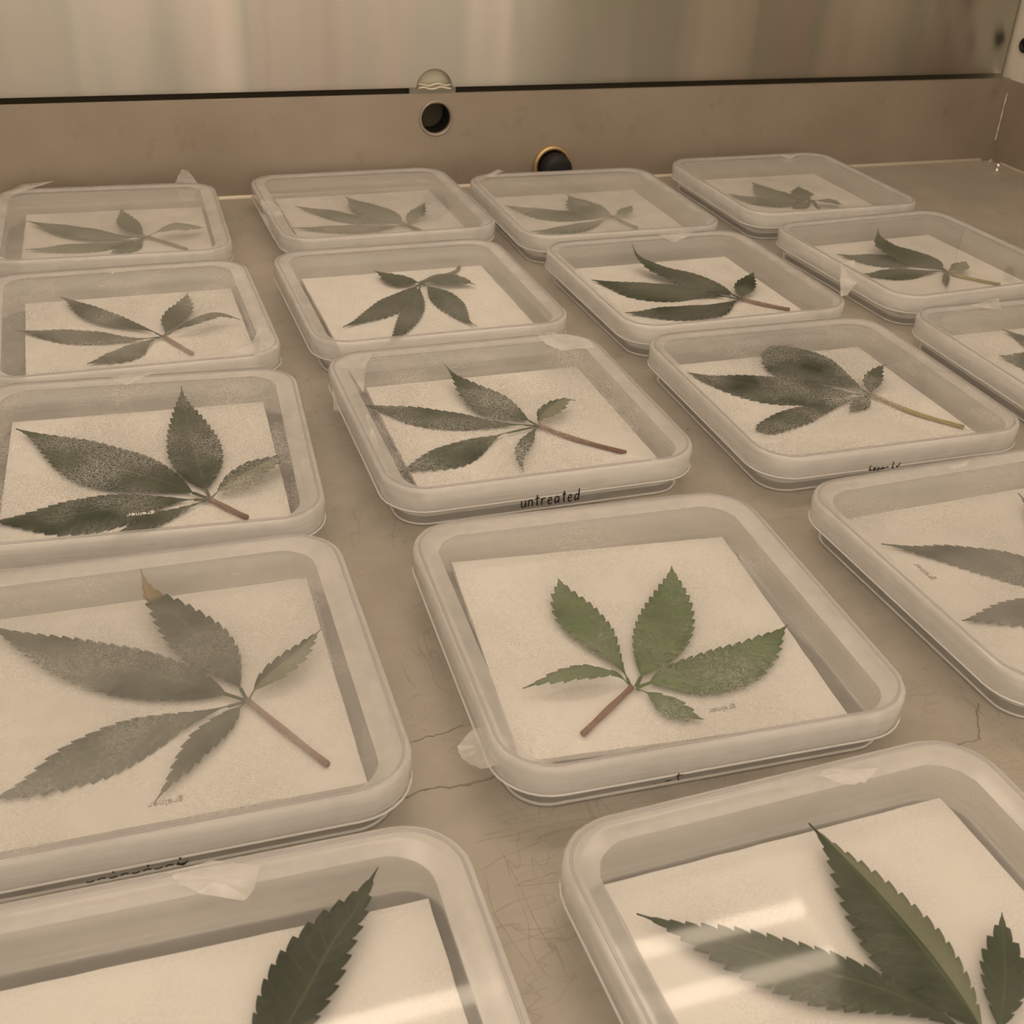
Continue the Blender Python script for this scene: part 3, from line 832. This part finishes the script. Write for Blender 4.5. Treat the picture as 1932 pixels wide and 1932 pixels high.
    'R3': [[308.84, 391.98, 6.4], [[[[0.0, 0.0, 0.0], [-12.04, 5.65, 0.0], [-25.02, 11.49, 0.0], [-36.81, 16.64, 0.0], [-48.81, 23.1, 0.0], [-60.65, 31.16, 0.0], [-69.99, 40.56, 0.0]], 14.25, 13.62, 0.5, ""], [[[0.0, 0.0, 0.0], [-2.65, 9.33, 0.56], [-5.45, 17.86, 1.06], [-9.37, 26.96, 1.49], [-13.45, 35.73, 1.75], [-17.83, 43.94, 1.89], [-23.54, 51.52, 2.0]], 18.04, 15.39, 0.66, "blunt"], [[[0.0, 0.0, 0.0], [-11.4, -0.8, 0.0], [-22.48, -2.87, 0.0], [-33.91, -5.75, 0.0], [-44.09, -8.95, 0.0], [-55.06, -13.22, 0.0], [-65.34, -18.24, 0.0]], 7.03, 5.27, 0.61, "blunt"], [[[0.0, 0.0, 0.0], [1.81, 4.4, 1.3], [4.17, 8.27, 2.32], [7.51, 11.91, 3.07], [11.04, 15.16, 3.49], [15.17, 17.92, 3.75], [19.78, 19.76, 4.0]], 3.18, 4.46, 0.42, ""], [[[0.0, 0.0, 0.0], [-3.34, -1.64, 0.0], [-6.56, -3.35, 0.0], [-9.77, -5.42, 0.0], [-12.52, -7.36, 0.0], [-15.86, -9.77, 0.0], [-18.65, -11.77, 0.0]], 4.17, 2.84, 0.48, ""]], [[0.0, 0.0, 0.0], [8.88, -18.84, 0.0], [21.56, -35.37, 0.0]]],
    'R4': [[302.77, 242.84, 6.4], [[[[0.0, 0.0, 0.0], [-8.52, 8.27, 0.0], [-17.49, 16.81, 0.0], [-27.07, 25.32, 0.0], [-37.52, 32.31, 0.0], [-48.02, 37.94, 0.0], [-58.85, 44.07, 0.0]], 9.89, 8.58, 0.36, ""], [[[0.0, 0.0, 0.0], [-10.35, -0.85, 0.0], [-20.06, -1.63, 0.0], [-29.8, -2.11, 0.0], [-40.0, -2.1, 0.0], [-49.2, -1.98, 0.0], [-59.68, -1.84, 0.0]], 7.14, 6.0, 0.6, ""], [[[0.0, 0.0, 0.0], [2.02, 10.01, 0.63], [3.88, 19.2, 1.14], [5.62, 29.04, 1.55], [6.91, 38.82, 1.78], [8.44, 48.67, 1.9], [10.05, 58.58, 2.0]], 7.63, 5.7, 0.45, ""], [[[0.0, 0.0, 0.0], [4.45, 3.56, 0.63], [9.07, 7.26, 1.21], [13.17, 10.47, 1.56], [17.7, 13.85, 1.78], [22.65, 17.4, 1.9], [27.14, 20.62, 2.0]], 2.26, 4.08, 0.51, ""]], [[0.0, 0.0, 0.0], [1.93, -12.24, 0.0], [3.33, -24.39, 0.0]]],
    'F1': [[435.02, 651.0, 6.4], [[[[0.0, 0.0, 0.0], [-9.61, -0.23, 0.0], [-19.65, 0.03, 0.0], [-28.59, 3.47, 0.0], [-36.28, 9.75, 0.0], [-42.54, 16.74, 0.0], [-48.61, 24.47, 0.0]], 7.78, 10.29, 0.67, ""], [[[0.0, 0.0, 0.0], [-6.23, 5.36, 0.66], [-11.71, 10.94, 1.23], [-16.63, 17.77, 1.63], [-19.76, 24.76, 1.81], [-21.7, 32.93, 1.91], [-23.3, 40.64, 2.0]], 15.23, 5.18, 0.46, ""], [[[0.0, 0.0, 0.0], [-3.26, 2.12, 1.91], [-4.33, 6.35, 2.91], [-3.32, 10.53, 3.09], [-1.77, 14.62, 3.1], [0.06, 18.93, 3.05], [1.84, 23.3, 3.0]], 7.14, 8.32, 0.25, ""], [[[0.0, 0.0, 0.0], [1.46, -2.85, 1.43], [3.13, -5.38, 2.5], [5.94, -7.33, 3.0], [9.33, -7.99, 2.6], [12.12, -9.34, 1.5], [14.94, -10.49, 0.0]], 4.24, 5.75, 0.59, ""], [[[0.0, 0.0, 0.0], [-3.81, -1.7, 0.0], [-7.09, -3.16, 0.0], [-10.71, -4.78, 0.0], [-14.25, -6.37, 0.0], [-17.89, -8.0, 0.0], [-21.34, -9.56, 0.0]], 4.34, 4.0, 0.58, ""]], [[0.0, 0.0, 0.0], [-1.91, -6.39, 0.0], [-3.44, -12.75, 0.0]]],
    'F2': [[442.22, 520.54, 6.4], [[[[0.0, 0.0, 0.0], [-4.67, 9.01, 0.0], [-10.89, 18.09, 0.0], [-19.52, 23.06, 0.0], [-29.51, 26.59, 0.0], [-38.96, 31.43, 0.0], [-47.51, 37.34, 0.0]], 11.2, 11.29, 0.63, ""], [[[0.0, 0.0, 0.0], [-0.61, 10.51, 0.2], [-4.02, 20.33, 0.94], [-11.01, 27.17, 2.36], [-17.77, 35.12, 4.55], [-16.64, 44.63, 6.2], [-11.42, 53.84, 7.5]], 15.49, 12.49, 0.38, "slim"], [[[0.0, 0.0, 0.0], [-8.49, 1.51, 0.0], [-16.87, 2.96, 0.0], [-26.03, 3.83, 0.0], [-34.79, 3.65, 0.0], [-43.31, 4.34, 0.0], [-51.81, 6.31, 0.0]], 8.29, 8.59, 0.56, ""], [[[0.0, 0.0, 0.0], [2.38, 0.4, 1.49], [4.76, 0.63, 2.55], [7.39, 1.3, 3.01], [9.93, 2.35, 3.1], [12.81, 3.75, 3.05], [15.09, 4.9, 3.0]], 3.17, 6.46, 0.25, "pale"], [[[0.0, 0.0, 0.0], [-3.54, -3.2, 0.0], [-6.71, -6.22, 0.0], [-9.55, -9.77, 0.0], [-12.05, -13.65, 0.0], [-14.55, -17.83, 0.0], [-17.01, -21.91, 0.0]], 2.72, 1.1, 0.41, ""]], [[0.0, 0.0, 0.0], [2.37, -7.2, 0.0], [16.86, -23.31, 0.0]]],
    'F3': [[425.26, 390.91, 6.4], [[[[0.0, 0.0, 0.0], [0.12, 9.0, 0.0], [0.04, 17.98, 0.0], [-0.79, 26.3, 0.0], [-2.53, 35.5, 0.0], [-5.07, 43.96, 0.0], [-8.08, 52.07, 0.0]], 9.69, 7.67, 0.46, ""], [[[0.0, 0.0, 0.0], [-5.27, 3.69, 0.0], [-10.87, 7.71, 0.0], [-15.95, 12.17, 0.0], [-20.75, 16.79, 0.0], [-25.81, 20.74, 0.0], [-31.11, 24.68, 0.0]], 11.09, 13.47, 0.59, ""], [[[0.0, 0.0, 0.0], [3.43, 6.89, 0.65], [7.11, 14.17, 1.25], [11.02, 21.33, 1.63], [14.72, 27.49, 1.8], [19.33, 34.38, 1.91], [23.82, 40.92, 2.0]], 5.16, 5.13, 0.59, ""]], [[0.0, 0.0, 0.0], [0.19, -11.72, 0.0], [1.25, -20.46, 0.0]]],
}
FLAP = {
    'M4': [[[-67.3, -40.1, 12], [-62.0, -35.1, 12], [-56.0, -34.4, 12], [-53.1, -41.9, 12], [-56.2, -49.3, 12], [-63.7, -49.5, 12], [-67.2, -45.1, 12]]],
    'F2': [[[-59.3, -8.0, 17.5], [-48.3, -5.1, 17.5], [-59.7, -24.8, 14], [-68.1, -29.2, 9], [-72.2, -28.5, 8]]],
    'M1': [[[-60.8, 11.0, 17.3], [-55.5, 16.1, 17.3], [-52.3, -4.5, 17.3], [-52.6, -17.0, 17.3], [-57.9, -22.5, 17.3], [-61.6, -10.4, 17.3]], [[-62.9, 3.7, 13], [-56.8, -15.4, 15], [-58.0, -40.0, 6], [-60.4, -24.9, 7]]],
    'L1': [[[38.3, 60.3, 17.2], [42.5, 52.3, 27], [45.5, 53.3, 26], [51.3, 57.5, 17.2]], [[-55.0, 51.6, 17.5], [-45.9, 67.7, 17.5], [-27.8, 62.9, 20], [-39.9, 56.9, 18], [-50.7, 48.1, 17.5]]],
    'L2': [[[39.2, -53.4, 17.3], [49.7, -42.2, 17.3], [53.1, -29.3, 17.3], [57.0, -32.0, 17.3], [58.8, -44.3, 17.3], [57.8, -53.2, 17.3], [49.1, -60.1, 17.3]]],
    'M3': [[[-57.8, 50.3, 16], [-54.2, 52.7, 16.5], [-56.3, 32.6, 12], [-58.6, 24.8, 7], [-62.3, 25.1, 8]], [[21.5, -53.9, 17.5], [30.3, -52.3, 17.5], [39.8, -59.6, 17.5], [39.0, -59.9, 9.5], [21.7, -59.6, 9.5]], [[36.2, 59.0, 17.4], [44.2, 60.3, 17.4], [56.6, 49.7, 17.4], [55.6, 41.0, 17.4], [40.5, 40.4, 17.4], [36.1, 48.3, 17.4]], [[-57.1, 47.0, 17.4], [-49.0, 56.0, 17.4], [-38.7, 56.5, 17.4], [-44.9, 44.2, 17.4], [-51.4, 20.0, 17.4], [-52.3, 40.6, 17.4]], [[-54.5, 1.7, 17.4], [-53.6, -3.1, 17.4], [-56.3, -28.3, 17.4], [-57.4, -19.7, 17.4]]],
    'L5': [[[-5.7, 59.1, 17.3], [3.8, 59.7, 17.3], [14.1, 55.8, 17.3], [11.6, 49.0, 17.3], [9.5, 46.6, 17.3], [0.7, 50.8, 17.3], [-3.5, 54.9, 17.3]]],
    'M5': [[[12.4, 56.5, 17.3], [16.0, 57.4, 17.3], [29.4, 53.7, 17.3], [22.5, 50.6, 17.3], [18.0, 50.9, 17.3]]],
    'L3': [[[-12.5, 58.9, 17.4], [4.7, 60.8, 17.4], [-1.0, 55.2, 17.4], [-5.8, 50.5, 17.4]]],
    'R2': [[[10.5, 60.2, 17.4], [33.3, 60.0, 17.4], [26.1, 52.4, 17.4], [12.4, 44.5, 17.4]]],
    'F1': [[[24.2, 56.5, 17.4], [40.8, 56.5, 17.4], [24.6, 44.5, 17.4]]],
    'R4': [[[2.9, 55.5, 17.4], [14.1, 57.4, 17.4], [10.5, 54.2, 17.4], [3.3, 52.9, 17.4]]],
    'R3': [[[-58.6, -40.2, 17.3], [-52.0, -37.3, 17.3], [-50.4, -39.9, 17.3], [-48.6, -46.9, 17.3], [-55.2, -46.7, 17.3]]],
    'F3': [[[-23.9, 57.0, 17.4], [-2.3, 62.6, 17.4], [-11.9, 48.2, 17.4], [-18.6, 51.7, 17.4]]],
    'R1': [[[-49.2, 55.5, 17.4], [-37.5, 62.0, 19], [-34.1, 61.5, 18], [-44.0, 52.3, 17.4]]],
}

INFO = {
    # code: (where it stands, fog, grain, leaf tint, stalk, paper offset, film variant)
    'L1': ('farthest dish of the left-hand row by the upstand', 0.58, 0.00, (1.5, 1.8, 1.0), 'red'),
    'L2': ('second farthest dish of the left-hand row', 0.22, 0.35, (1.4, 1.1, 1.1), 'red'),
    'L3': ('middle dish of the left-hand row', 0.07, 0.55, (0.85, 1.0, 0.8), 'red'),
    'L4': ('large dish second nearest in the left-hand row', 0.42, 0.18, (0.9, 1.0, 1.0), 'red'),
    'L5': ('nearest dish of the left-hand row, bottom left corner', 0.10, 0.06, (0.7, 0.75, 0.7), 'red'),
    'M1': ('farthest dish of the second row from the left', 0.62, 0.00, (1.2, 1.7, 0.9), 'green'),
    'M2': ('second farthest dish of the second row', 0.10, 0.18, (0.8, 1.0, 0.75), 'green'),
    'M3': ('marked untreated in the middle of the second row', 0.08, 0.55, (0.85, 1.1, 0.85), 'red'),
    'M4': ('holding the brightest green leaf, second nearest in the second row', 0.20, 0.22, (3.0, 3.7, 2.1), 'red'),
    'M5': ('nearest dish of the second row at the bottom right', 0.14, 0.12, (0.9, 1.05, 0.8), 'green'),
    'R1': ('farthest dish of the third row below the black stopper', 0.62, 0.00, (1.2, 1.7, 0.9), 'green'),
    'R2': ('second farthest dish of the third row', 0.05, 0.22, (0.6, 0.85, 0.65), 'red'),
    'R3': ('middle dish of the third row', 0.08, 0.55, (0.7, 0.95, 0.75), 'yellow'),
    'R4': ('nearest dish of the third row, cut by the right edge', 0.42, 0.14, (0.75, 0.85, 1.0), 'green'),
    'F1': ('farthest dish of the right-hand row', 0.56, 0.00, (1.2, 1.6, 0.9), 'green'),
    'F2': ('second farthest dish of the right-hand row', 0.26, 0.08, (1.05, 1.35, 0.9), 'yellow'),
    'F3': ('nearest dish of the right-hand row, cut by the edge', 0.30, 0.25, (0.9, 1.0, 0.9), 'green'),
}
PAPER = {'L1': (3.5, 4), 'L2': (4, 3), 'L3': (0, 6), 'L4': (1, 4), 'L5': (2.5, -1), 'M1': (2.5, 4), 'M2': (2.5, 5),
         'M3': (4, 1), 'M4': (0, 3), 'M5': (0.5, 2), 'R1': (3, 3), 'R2': (1, 2), 'R3': (3, 4), 'R4': (2, 3), 'F1': (2, 2),
         'F2': (1, 2), 'F3': (2, 3)}
PROT = {'M4': -0.05, 'L3': 0.03}
LEAFNAME = {
    'L1': 'faded leaf with one pale curled leaflet, in the farthest left-hand dish',
    'L2': 'brownish leaf with an arching thin leaflet, second left-hand dish from the back',
    'L3': 'dark speckled leaf with a tall pointed upper leaflet, in the middle left-hand dish',
    'L4': 'big grey-green leaf with a withered yellow tip, in the large left dish',
    'L5': 'dark leaf whose single leaflet points up in the bottom left dish',
    'M1': 'hazy green leaf with a raised oval leaflet, in the farthest dish of the second row',
    'M2': 'leaf with three leaflets pointing to the viewer, second row, second from the back',
    'M3': 'dark leaf with five narrow leaflets and a red stalk, in the dish marked untreated',
    'M4': 'brightest green leaf, its short red-brown stalk pointing to the lower left',
    'M5': 'large leaf with a mottled leaflet in the bottom right dish',
    'R1': 'hazy leaf in the farthest dish of the third row, below the black stopper',
    'R2': 'darkest green leaf with a thin curving upper leaflet, third row second from the back',
    'R3': 'dark leaf with a blunt rounded leaflet and a long straight yellowish stalk',
    'R4': 'grey leaf with long saw-edged leaflets, cut by the right edge of the picture',
    'F1': 'small hazy leaf in the farthest dish of the right-hand row',
    'F2': 'green leaf with a yellow stalk, right-hand row, second from the back',
    'F3': 'leaf barely showing in the nearest dish of the right-hand row',
}
protos = {}


def shared(key, builder, mat, parent, name, smooth=True):
    if key not in protos:
        protos[key] = obj(name, builder(), mat, parent, smooth)
        return protos[key]
    return link_copy(name, protos[key], parent)


def stroke_text(parent, strokes, x0, x1, z0, z1, y, rad, name='handwriting'):
    """strokes in unit box -> thin black ink lines on the front wall of the base"""
    bm = bmesh.new()
    for st in strokes:
        pts = [((x0 + (x1 - x0) * a) * MM, y * MM, (z0 + (z1 - z0) * b_) * MM) for a, b_ in st]
        if len(pts) > 2:
            pts = smooth_line(pts, 3)
        add_tube(bm, pts, rad * MM, 5)
    for v_ in bm.verts:
        v_.co.y = y * MM + (v_.co.y - y * MM) * 0.3
    return obj(name, bm, M_INK, parent)


def S(dx, w, *pts):
    return [(dx + a * w, b_) for a, b_ in pts]


W = 1 / 9.0
UNTREATED = [
    S(0 * W, .085, (0, .60), (.05, .15), (.35, .05), (.7, .15), (.8, .60)), S(0 * W, .085, (.8, .6), (.85, .05)),
    S(1 * W, .085, (.05, .6), (.05, .05)), S(1 * W, .085, (.05, .4), (.35, .62), (.75, .5), (.8, .05)),
    S(2 * W, .085, (.4, .95), (.4, .2), (.6, .05)), S(2 * W, .085, (0, .68), (.85, .70)),
    S(3 * W - .01, .085, (.1, .6), (.15, .05)), S(3 * W - .01, .085, (.12, .35), (.4, .62), (.75, .58)),
    S(4 * W - .01, .085, (.1, .35), (.7, .40), (.5, .62), (.15, .5), (.1, .2), (.4, .03), (.8, .12)),
    S(5 * W - .01, .085, (.75, .55), (.3, .62), (.05, .3), (.3, .05), (.75, .3)), S(5 * W - .01, .085, (.78, .6), (.85, .05)),
    S(6 * W, .085, (.4, 1.0), (.4, .2), (.6, .05)), S(6 * W, .085, (.1, .72), (.8, .74)),
    S(7 * W - .01, .085, (.1, .35), (.7, .40), (.5, .62), (.15, .5), (.1, .2), (.4, .03), (.8, .12)),
    S(8 * W - .01, .085, (.75, .5), (.3, .6), (.05, .3), (.3, .05), (.75, .3)), S(8 * W - .01, .085, (.85, 1.05), (.8, .05)),
]
KANAM = [S(0, .1, (0, 1.0), (.05, .0)), S(0, .1, (.1, .3), (.9, .05)), S(.12, .09, (.1, .2), (.8, .3), (.3, .5), (.1, .1), (.9, .05)),
         S(.24, .09, (.8, .4), (.1, .3), (.2, 0), (.8, .1), (.9, .35)), S(.36, .12, (0, .05), (.3, .4), (.5, .05), (.8, .4), (1, .1)),
         S(.52, .09, (0, .15), (.5, .35), (1, .3)), S(.74, .06, (.3, 1.1), (.2, .3), (.4, 0), (1, .1)), S(.88, .12, (0, .35), (.3, .05), (1, .75))]
WITL = [S(i / 9.0, .08, (0, .30), (.5, .45 if i % 2 else .25), (1, .35)) for i in range(9)] + \
       [S(.26, .02, (.5, .8), (.6, 1.0)), S(.60, .02, (.5, .7), (.6, .95)), S(.92, .02, (.5, .8), (.6, 1.1)), S(.9, .1, (0, .5), (.5, .1), (1, .5))]
DOTT = [S(0, .05, (0, .1), (.6, .2)), S(.4, .2, (0, .25), (1, .3)), S(.82, .1, (.3, 1.1), (.3, .2), (.8, .1)), S(.75, .25, (0, .75), (1, .8))]

STEMMAT = {'red': M_STEM_RED, 'green': M_STEM_GREEN, 'yellow': M_STEM_YEL}


def leaflet(parent, spec, tint):
    cps, wl_, wr_, tm, flag = spec
    line = smooth_line([Vector(c) * MM for c in cps], 10)
    L_ = [0.0]
    for a, b_ in zip(line, line[1:]):
        L_.append(L_[-1] + (b_ - a).length)
    tot = L_[-1]

    def at(t):
        d = max(0, min(1, t)) * tot
        for i in range(len(L_) - 1):
            if d <= L_[i + 1]:
                k = (d - L_[i]) / max(L_[i + 1] - L_[i], 1e-9)
                return line[i].lerp(line[i + 1], k)
        return line[-1]
    teeth = max(6, int(tot / MM / 3.6))
    sub = 5
    n = teeth * sub
    t0 = 0.08
    k_ = 0.92 if len(cps) and parent.get('far', 0) else 1.0
    wl_, wr_ = wl_ * k_, wr_ * k_
    if flag == 'petiolule':
        t0 = 0.22
    tmm = max(tm, t0 + 0.12)

    def shape(t):
        if t < t0:
            return 0.06
        s = (t - t0) / (1 - t0)
        m_ = (tmm - t0) / (1 - t0)
        q = {'wide': 1.35, 'yellow': 2.0, 'slim': 2.5}.get(flag, 1.65)
        p = min(1.8, max(0.85, q * m_ / (1 - m_)))
        if flag == 'blunt':
            return max(0.04, (s / 0.55) ** 1.1 if s < 0.55 else math.sqrt(max(0.0, 1 - ((s - 0.55) / 0.45) ** 3)))
        m2 = p / (p + q)
        f = (s ** p) * ((1 - s) ** q) / ((m2 ** p) * ((1 - m2) ** q))
        return max(0.015, f)
    bm = bmesh.new()
    uvl = bm.loops.layers.uv.new('UVMap')
    rows = []
    rnd = random.Random(int(tot * 1e6))
    for i in range(n + 1):
        t = i / n
        c = at(t)
        tan = (at(min(1, t + 0.02)) - at(max(0, t - 0.02)))
        tan.normalize()
        side = Vector((-tan.y, tan.x, 0))
        if side.length < 1e-6:
            side = Vector((1, 0, 0))
        side.normalize()
        ph = (i % sub) / (sub - 1)
        toothy = 1.0 if t > t0 + 0.06 else 0.0
        sh = shape(t)
        row = []
        for k, v in enumerate((-1, -0.5, 0, 0.5, 1)):
            w = (wl_ if v > 0 else wr_) * 1.04
            ww = w * sh
            fwd = 0.0
            if abs(v) == 1:
                amp = min(1.0, sh * 2.2) * min(1.0, 0.35 + max(wl_, wr_) / 9.0)
                ww += toothy * amp * (ph ** 0.7 - 0.6) * 1.35
                fwd = toothy * amp * (ph ** 3) * 1.0
                ww = max(ww, 0.05)
            droop = -0.10 * ww * abs(v) + 0.35 * math.sin(t * 23 + v * 2) * abs(v) * 0.4
            p = c + side * (v * ww * MM) + tan * (fwd * MM) + Vector((0, 0, (droop + 0.5 * (v == 0) * 0.3) * MM))
            row.append((bm.verts.new(p), t, v * 0.5 + 0.5))
        rows.append(row)
    for a, b_ in zip(rows, rows[1:]):
        for k in range(4):
            quad = (a[k], b_[k], b_[k + 1], a[k + 1])
            f = bm.faces.new([q[0] for q in quad])
            for lp, q in zip(f.loops, quad):
                lp[uvl].uv = (q[1], q[2])
    bmesh.ops.recalc_face_normals(bm, faces=bm.faces[:])
    mat = {'fold': M_LEAF_HALF, 'pale': M_LEAF_PALE, 'yellow': M_LEAF_YELLOW}.get(flag, M_LEAF)
    o = obj('leaflet', bm, mat, parent)
    o.color = (*tint, 1)
    sol = o.modifiers.new('thickness', 'SOLIDIFY')
    sol.thickness = 0.00022
    sol.offset = 0
    if flag == 'yellow':
        o['label'] = 'leaflet with a withered yellow tip'
    elif flag == 'blunt':
        o['label'] = 'leaflet with a blunt end'
    elif flag in ('pale', 'fold'):
        o['label'] = 'curled leaflet showing its pale underside'
    return o


for code in DISH:
    cx, cy, rz = DISH[code]
    where, fog, grain, tint, stalk = INFO[code]
    d = empty('square_dish', (cx * MM, cy * MM, 0), rz)
    tag(d, 'clear square dish, ' + where, 'dish', 'square dishes set out in rows on the worktop')
    base_o = shared('base', build_base, M_BASE, d, 'base')
    lid = shared('lid', build_lid, M_LID, d, 'lid')
    pane = shared('pane', build_pane, M_WIN, lid, 'pane', False)
    pane.color = (fog, grain, 0, 1)
    var = {'L': (8.2, 8.5, 7.5, 1.5), 'M': (7.0, 8.0, 7.2, 1.5), 'R': (5.0, 8.0, 7.0, 1.5), 'F': (4.0, 7.0, 6.5, 1.5)}[code[0]]
    for nm, (dd, zz, rr_), mt, par in (('skirt_edge_glint', (-0.15, 8.5, 0.34), M_EDGE, 'lid'), ('stacking_bead', (1.75, 17.15, 0.45), M_BEAD, 'lid'),
                                       ('foot_edge_glint', (4.9, 0.45, 0.42), M_EDGE, 'base')):
        shared(nm, lambda: build_ring(dd, zz, rr_), mt, lid if par == 'lid' else base_o, nm)
    fk = 'film' + code[0] + ('b' if int(code[1]) > 3 else 'a')
    if int(code[1]) > 3:
        var = (var[0] + 0.5, var[1] + 0.5, var[2] + 0.5, 2.4)
    film = shared(fk, lambda: build_film(*var, seed=ord(fk[4]) % 7), M_FILM, d, 'sealing_film')
    rnd = random.Random(ord(code[0]) * 10 + int(code[1]))
    for poly in FLAP.get(code, []):
        fl = obj('film_flap', crumple(poly, rnd), M_FLAP, film, True)
    # moulded maker's lettering on the lid
    greiner = {'L2': (0, 55.0, 0, 9.0, 'w'), 'L3': (0, -46.0, PI, 11, 'w'), 'L4': (-0.5, -49.3, PI, 10.5, 'g'), 'M4': (4.5, -47.0, PI, 10.5, 'g'),
               'R4': (-49.0, 1.0, PI / 2, 12, 'g')}
    if code in greiner:
        gx, gy, gr, gw, gc = greiner[code]
        me = text_mesh('greiner', gw * MM * 0.27)
        me.materials.append(M_PRINT_W if gc == 'w' else M_PRINT_G)
        to = bpy.data.objects.new('moulded_letters', me)
        COL.objects.link(to)
        to.parent = lid
        to.location = (gx * MM, gy * MM, 0.01630 if abs(gy) > 52 else 0.01612)
        to.rotation_euler = (0, 0, gr)
        to['label'] = 'maker lettering reading greiner'
    if code == 'M3':
        t_ = stroke_text(d, UNTREATED, -12.5, 10.6, 5.4, 10.2, -60.7, 0.30)
        t_['label'] = 'black handwriting reading untreated'
    if code == 'R3':
        stroke_text(d, KANAM, -15.6, -2.0, 8.0, 10.6, -60.7, 0.26)
    if code == 'L4':
        stroke_text(d, WITL, -19.8, 2.8, 6.2, 8.8, -60.7, 0.26)
    if code == 'M4':
        stroke_text(d, DOTT, -20, -12, 6.8, 9.2, -60.7, 0.2)

    # paper sheet stack inside
    px_, py_ = PAPER[code]
    ps = empty('filter_paper', (cx * MM, cy * MM, 0.0031), rz + PROT.get(code, 0))
    tag(ps, 'white square paper pad in the ' + where.split(',')[0].replace('holding', 'dish holding').replace('marked', 'dish marked'), 'paper', 'white paper pads lying in the dishes')
    bm = bmesh.new()
    x0, x1, y0, y1 = -48 + px_, 48 + px_, -48 + py_, 48 + py_
    x1, y1, x0, y0 = min(x1, 51.5), min(y1, 51.5), max(x0, -53), max(y0, -53)
    nn = 16
    grid = {}
    for lay, z in ((0, 0.15), (1, 1.9)):
        for i in range(nn + 1):
            for j in range(nn + 1):
                jx = rnd.uniform(-.12, .12)
                grid[lay, i, j] = bm.verts.new(((x0 + (x1 - x0) * i / nn + jx) * MM, (y0 + (y1 - y0) * j / nn + jx) * MM,
                                                (z + (rnd.uniform(-.05, .05) if lay else 0)) * MM))
    for lay in (0, 1):
        for i in range(nn):
            for j in range(nn):
                q = [grid[lay, i, j], grid[lay, i + 1, j], grid[lay, i + 1, j + 1], grid[lay, i, j + 1]]
                bm.faces.new(q if lay else q[::-1])
    for i in range(nn):
        for a, b_ in (((i, 0), (i + 1, 0)), ((i + 1, nn), (i, nn)), ((0, i + 1), (0, i)), ((nn, i), (nn, i + 1))):
            bm.faces.new((grid[0, a[0], a[1]], grid[0, b_[0], b_[1]], grid[1, b_[0], b_[1]], grid[1, a[0], a[1]]))
    obj('pad', bm, M_PAPER, ps, False)

    # the leaf
    J, leaflets, stem = LEAF[code]
    lf = empty('cannabis_leaf', (J[0] * MM, J[1] * MM, J[2] * MM))
    tag(lf, LEAFNAME[code], 'leaf', 'cut leaves lying in the dishes')
    if code[1] in '12':  # the far leaves
        lf['far'] = 1
    for spec in leaflets:
        leaflet(lf, spec, tint)
    bm = bmesh.new()
    pts = smooth_line([Vector(p) * MM + Vector((0, 0, -0.3 * MM if i else 0.1 * MM)) for i, p in enumerate(stem)], 5)
    add_tube(bm, pts, [MM * (0.95 - 0.1 * math.sin(i)) for i in range(len(pts))], 8)
    st = obj('leafstalk', bm, STEMMAT[stalk], lf)
    if stalk != 'green':
        st['label'] = 'red-brown leafstalk' if stalk == 'red' else 'yellowish leafstalk'
# dark crumbs on the worktop and lids are part of the floor's material
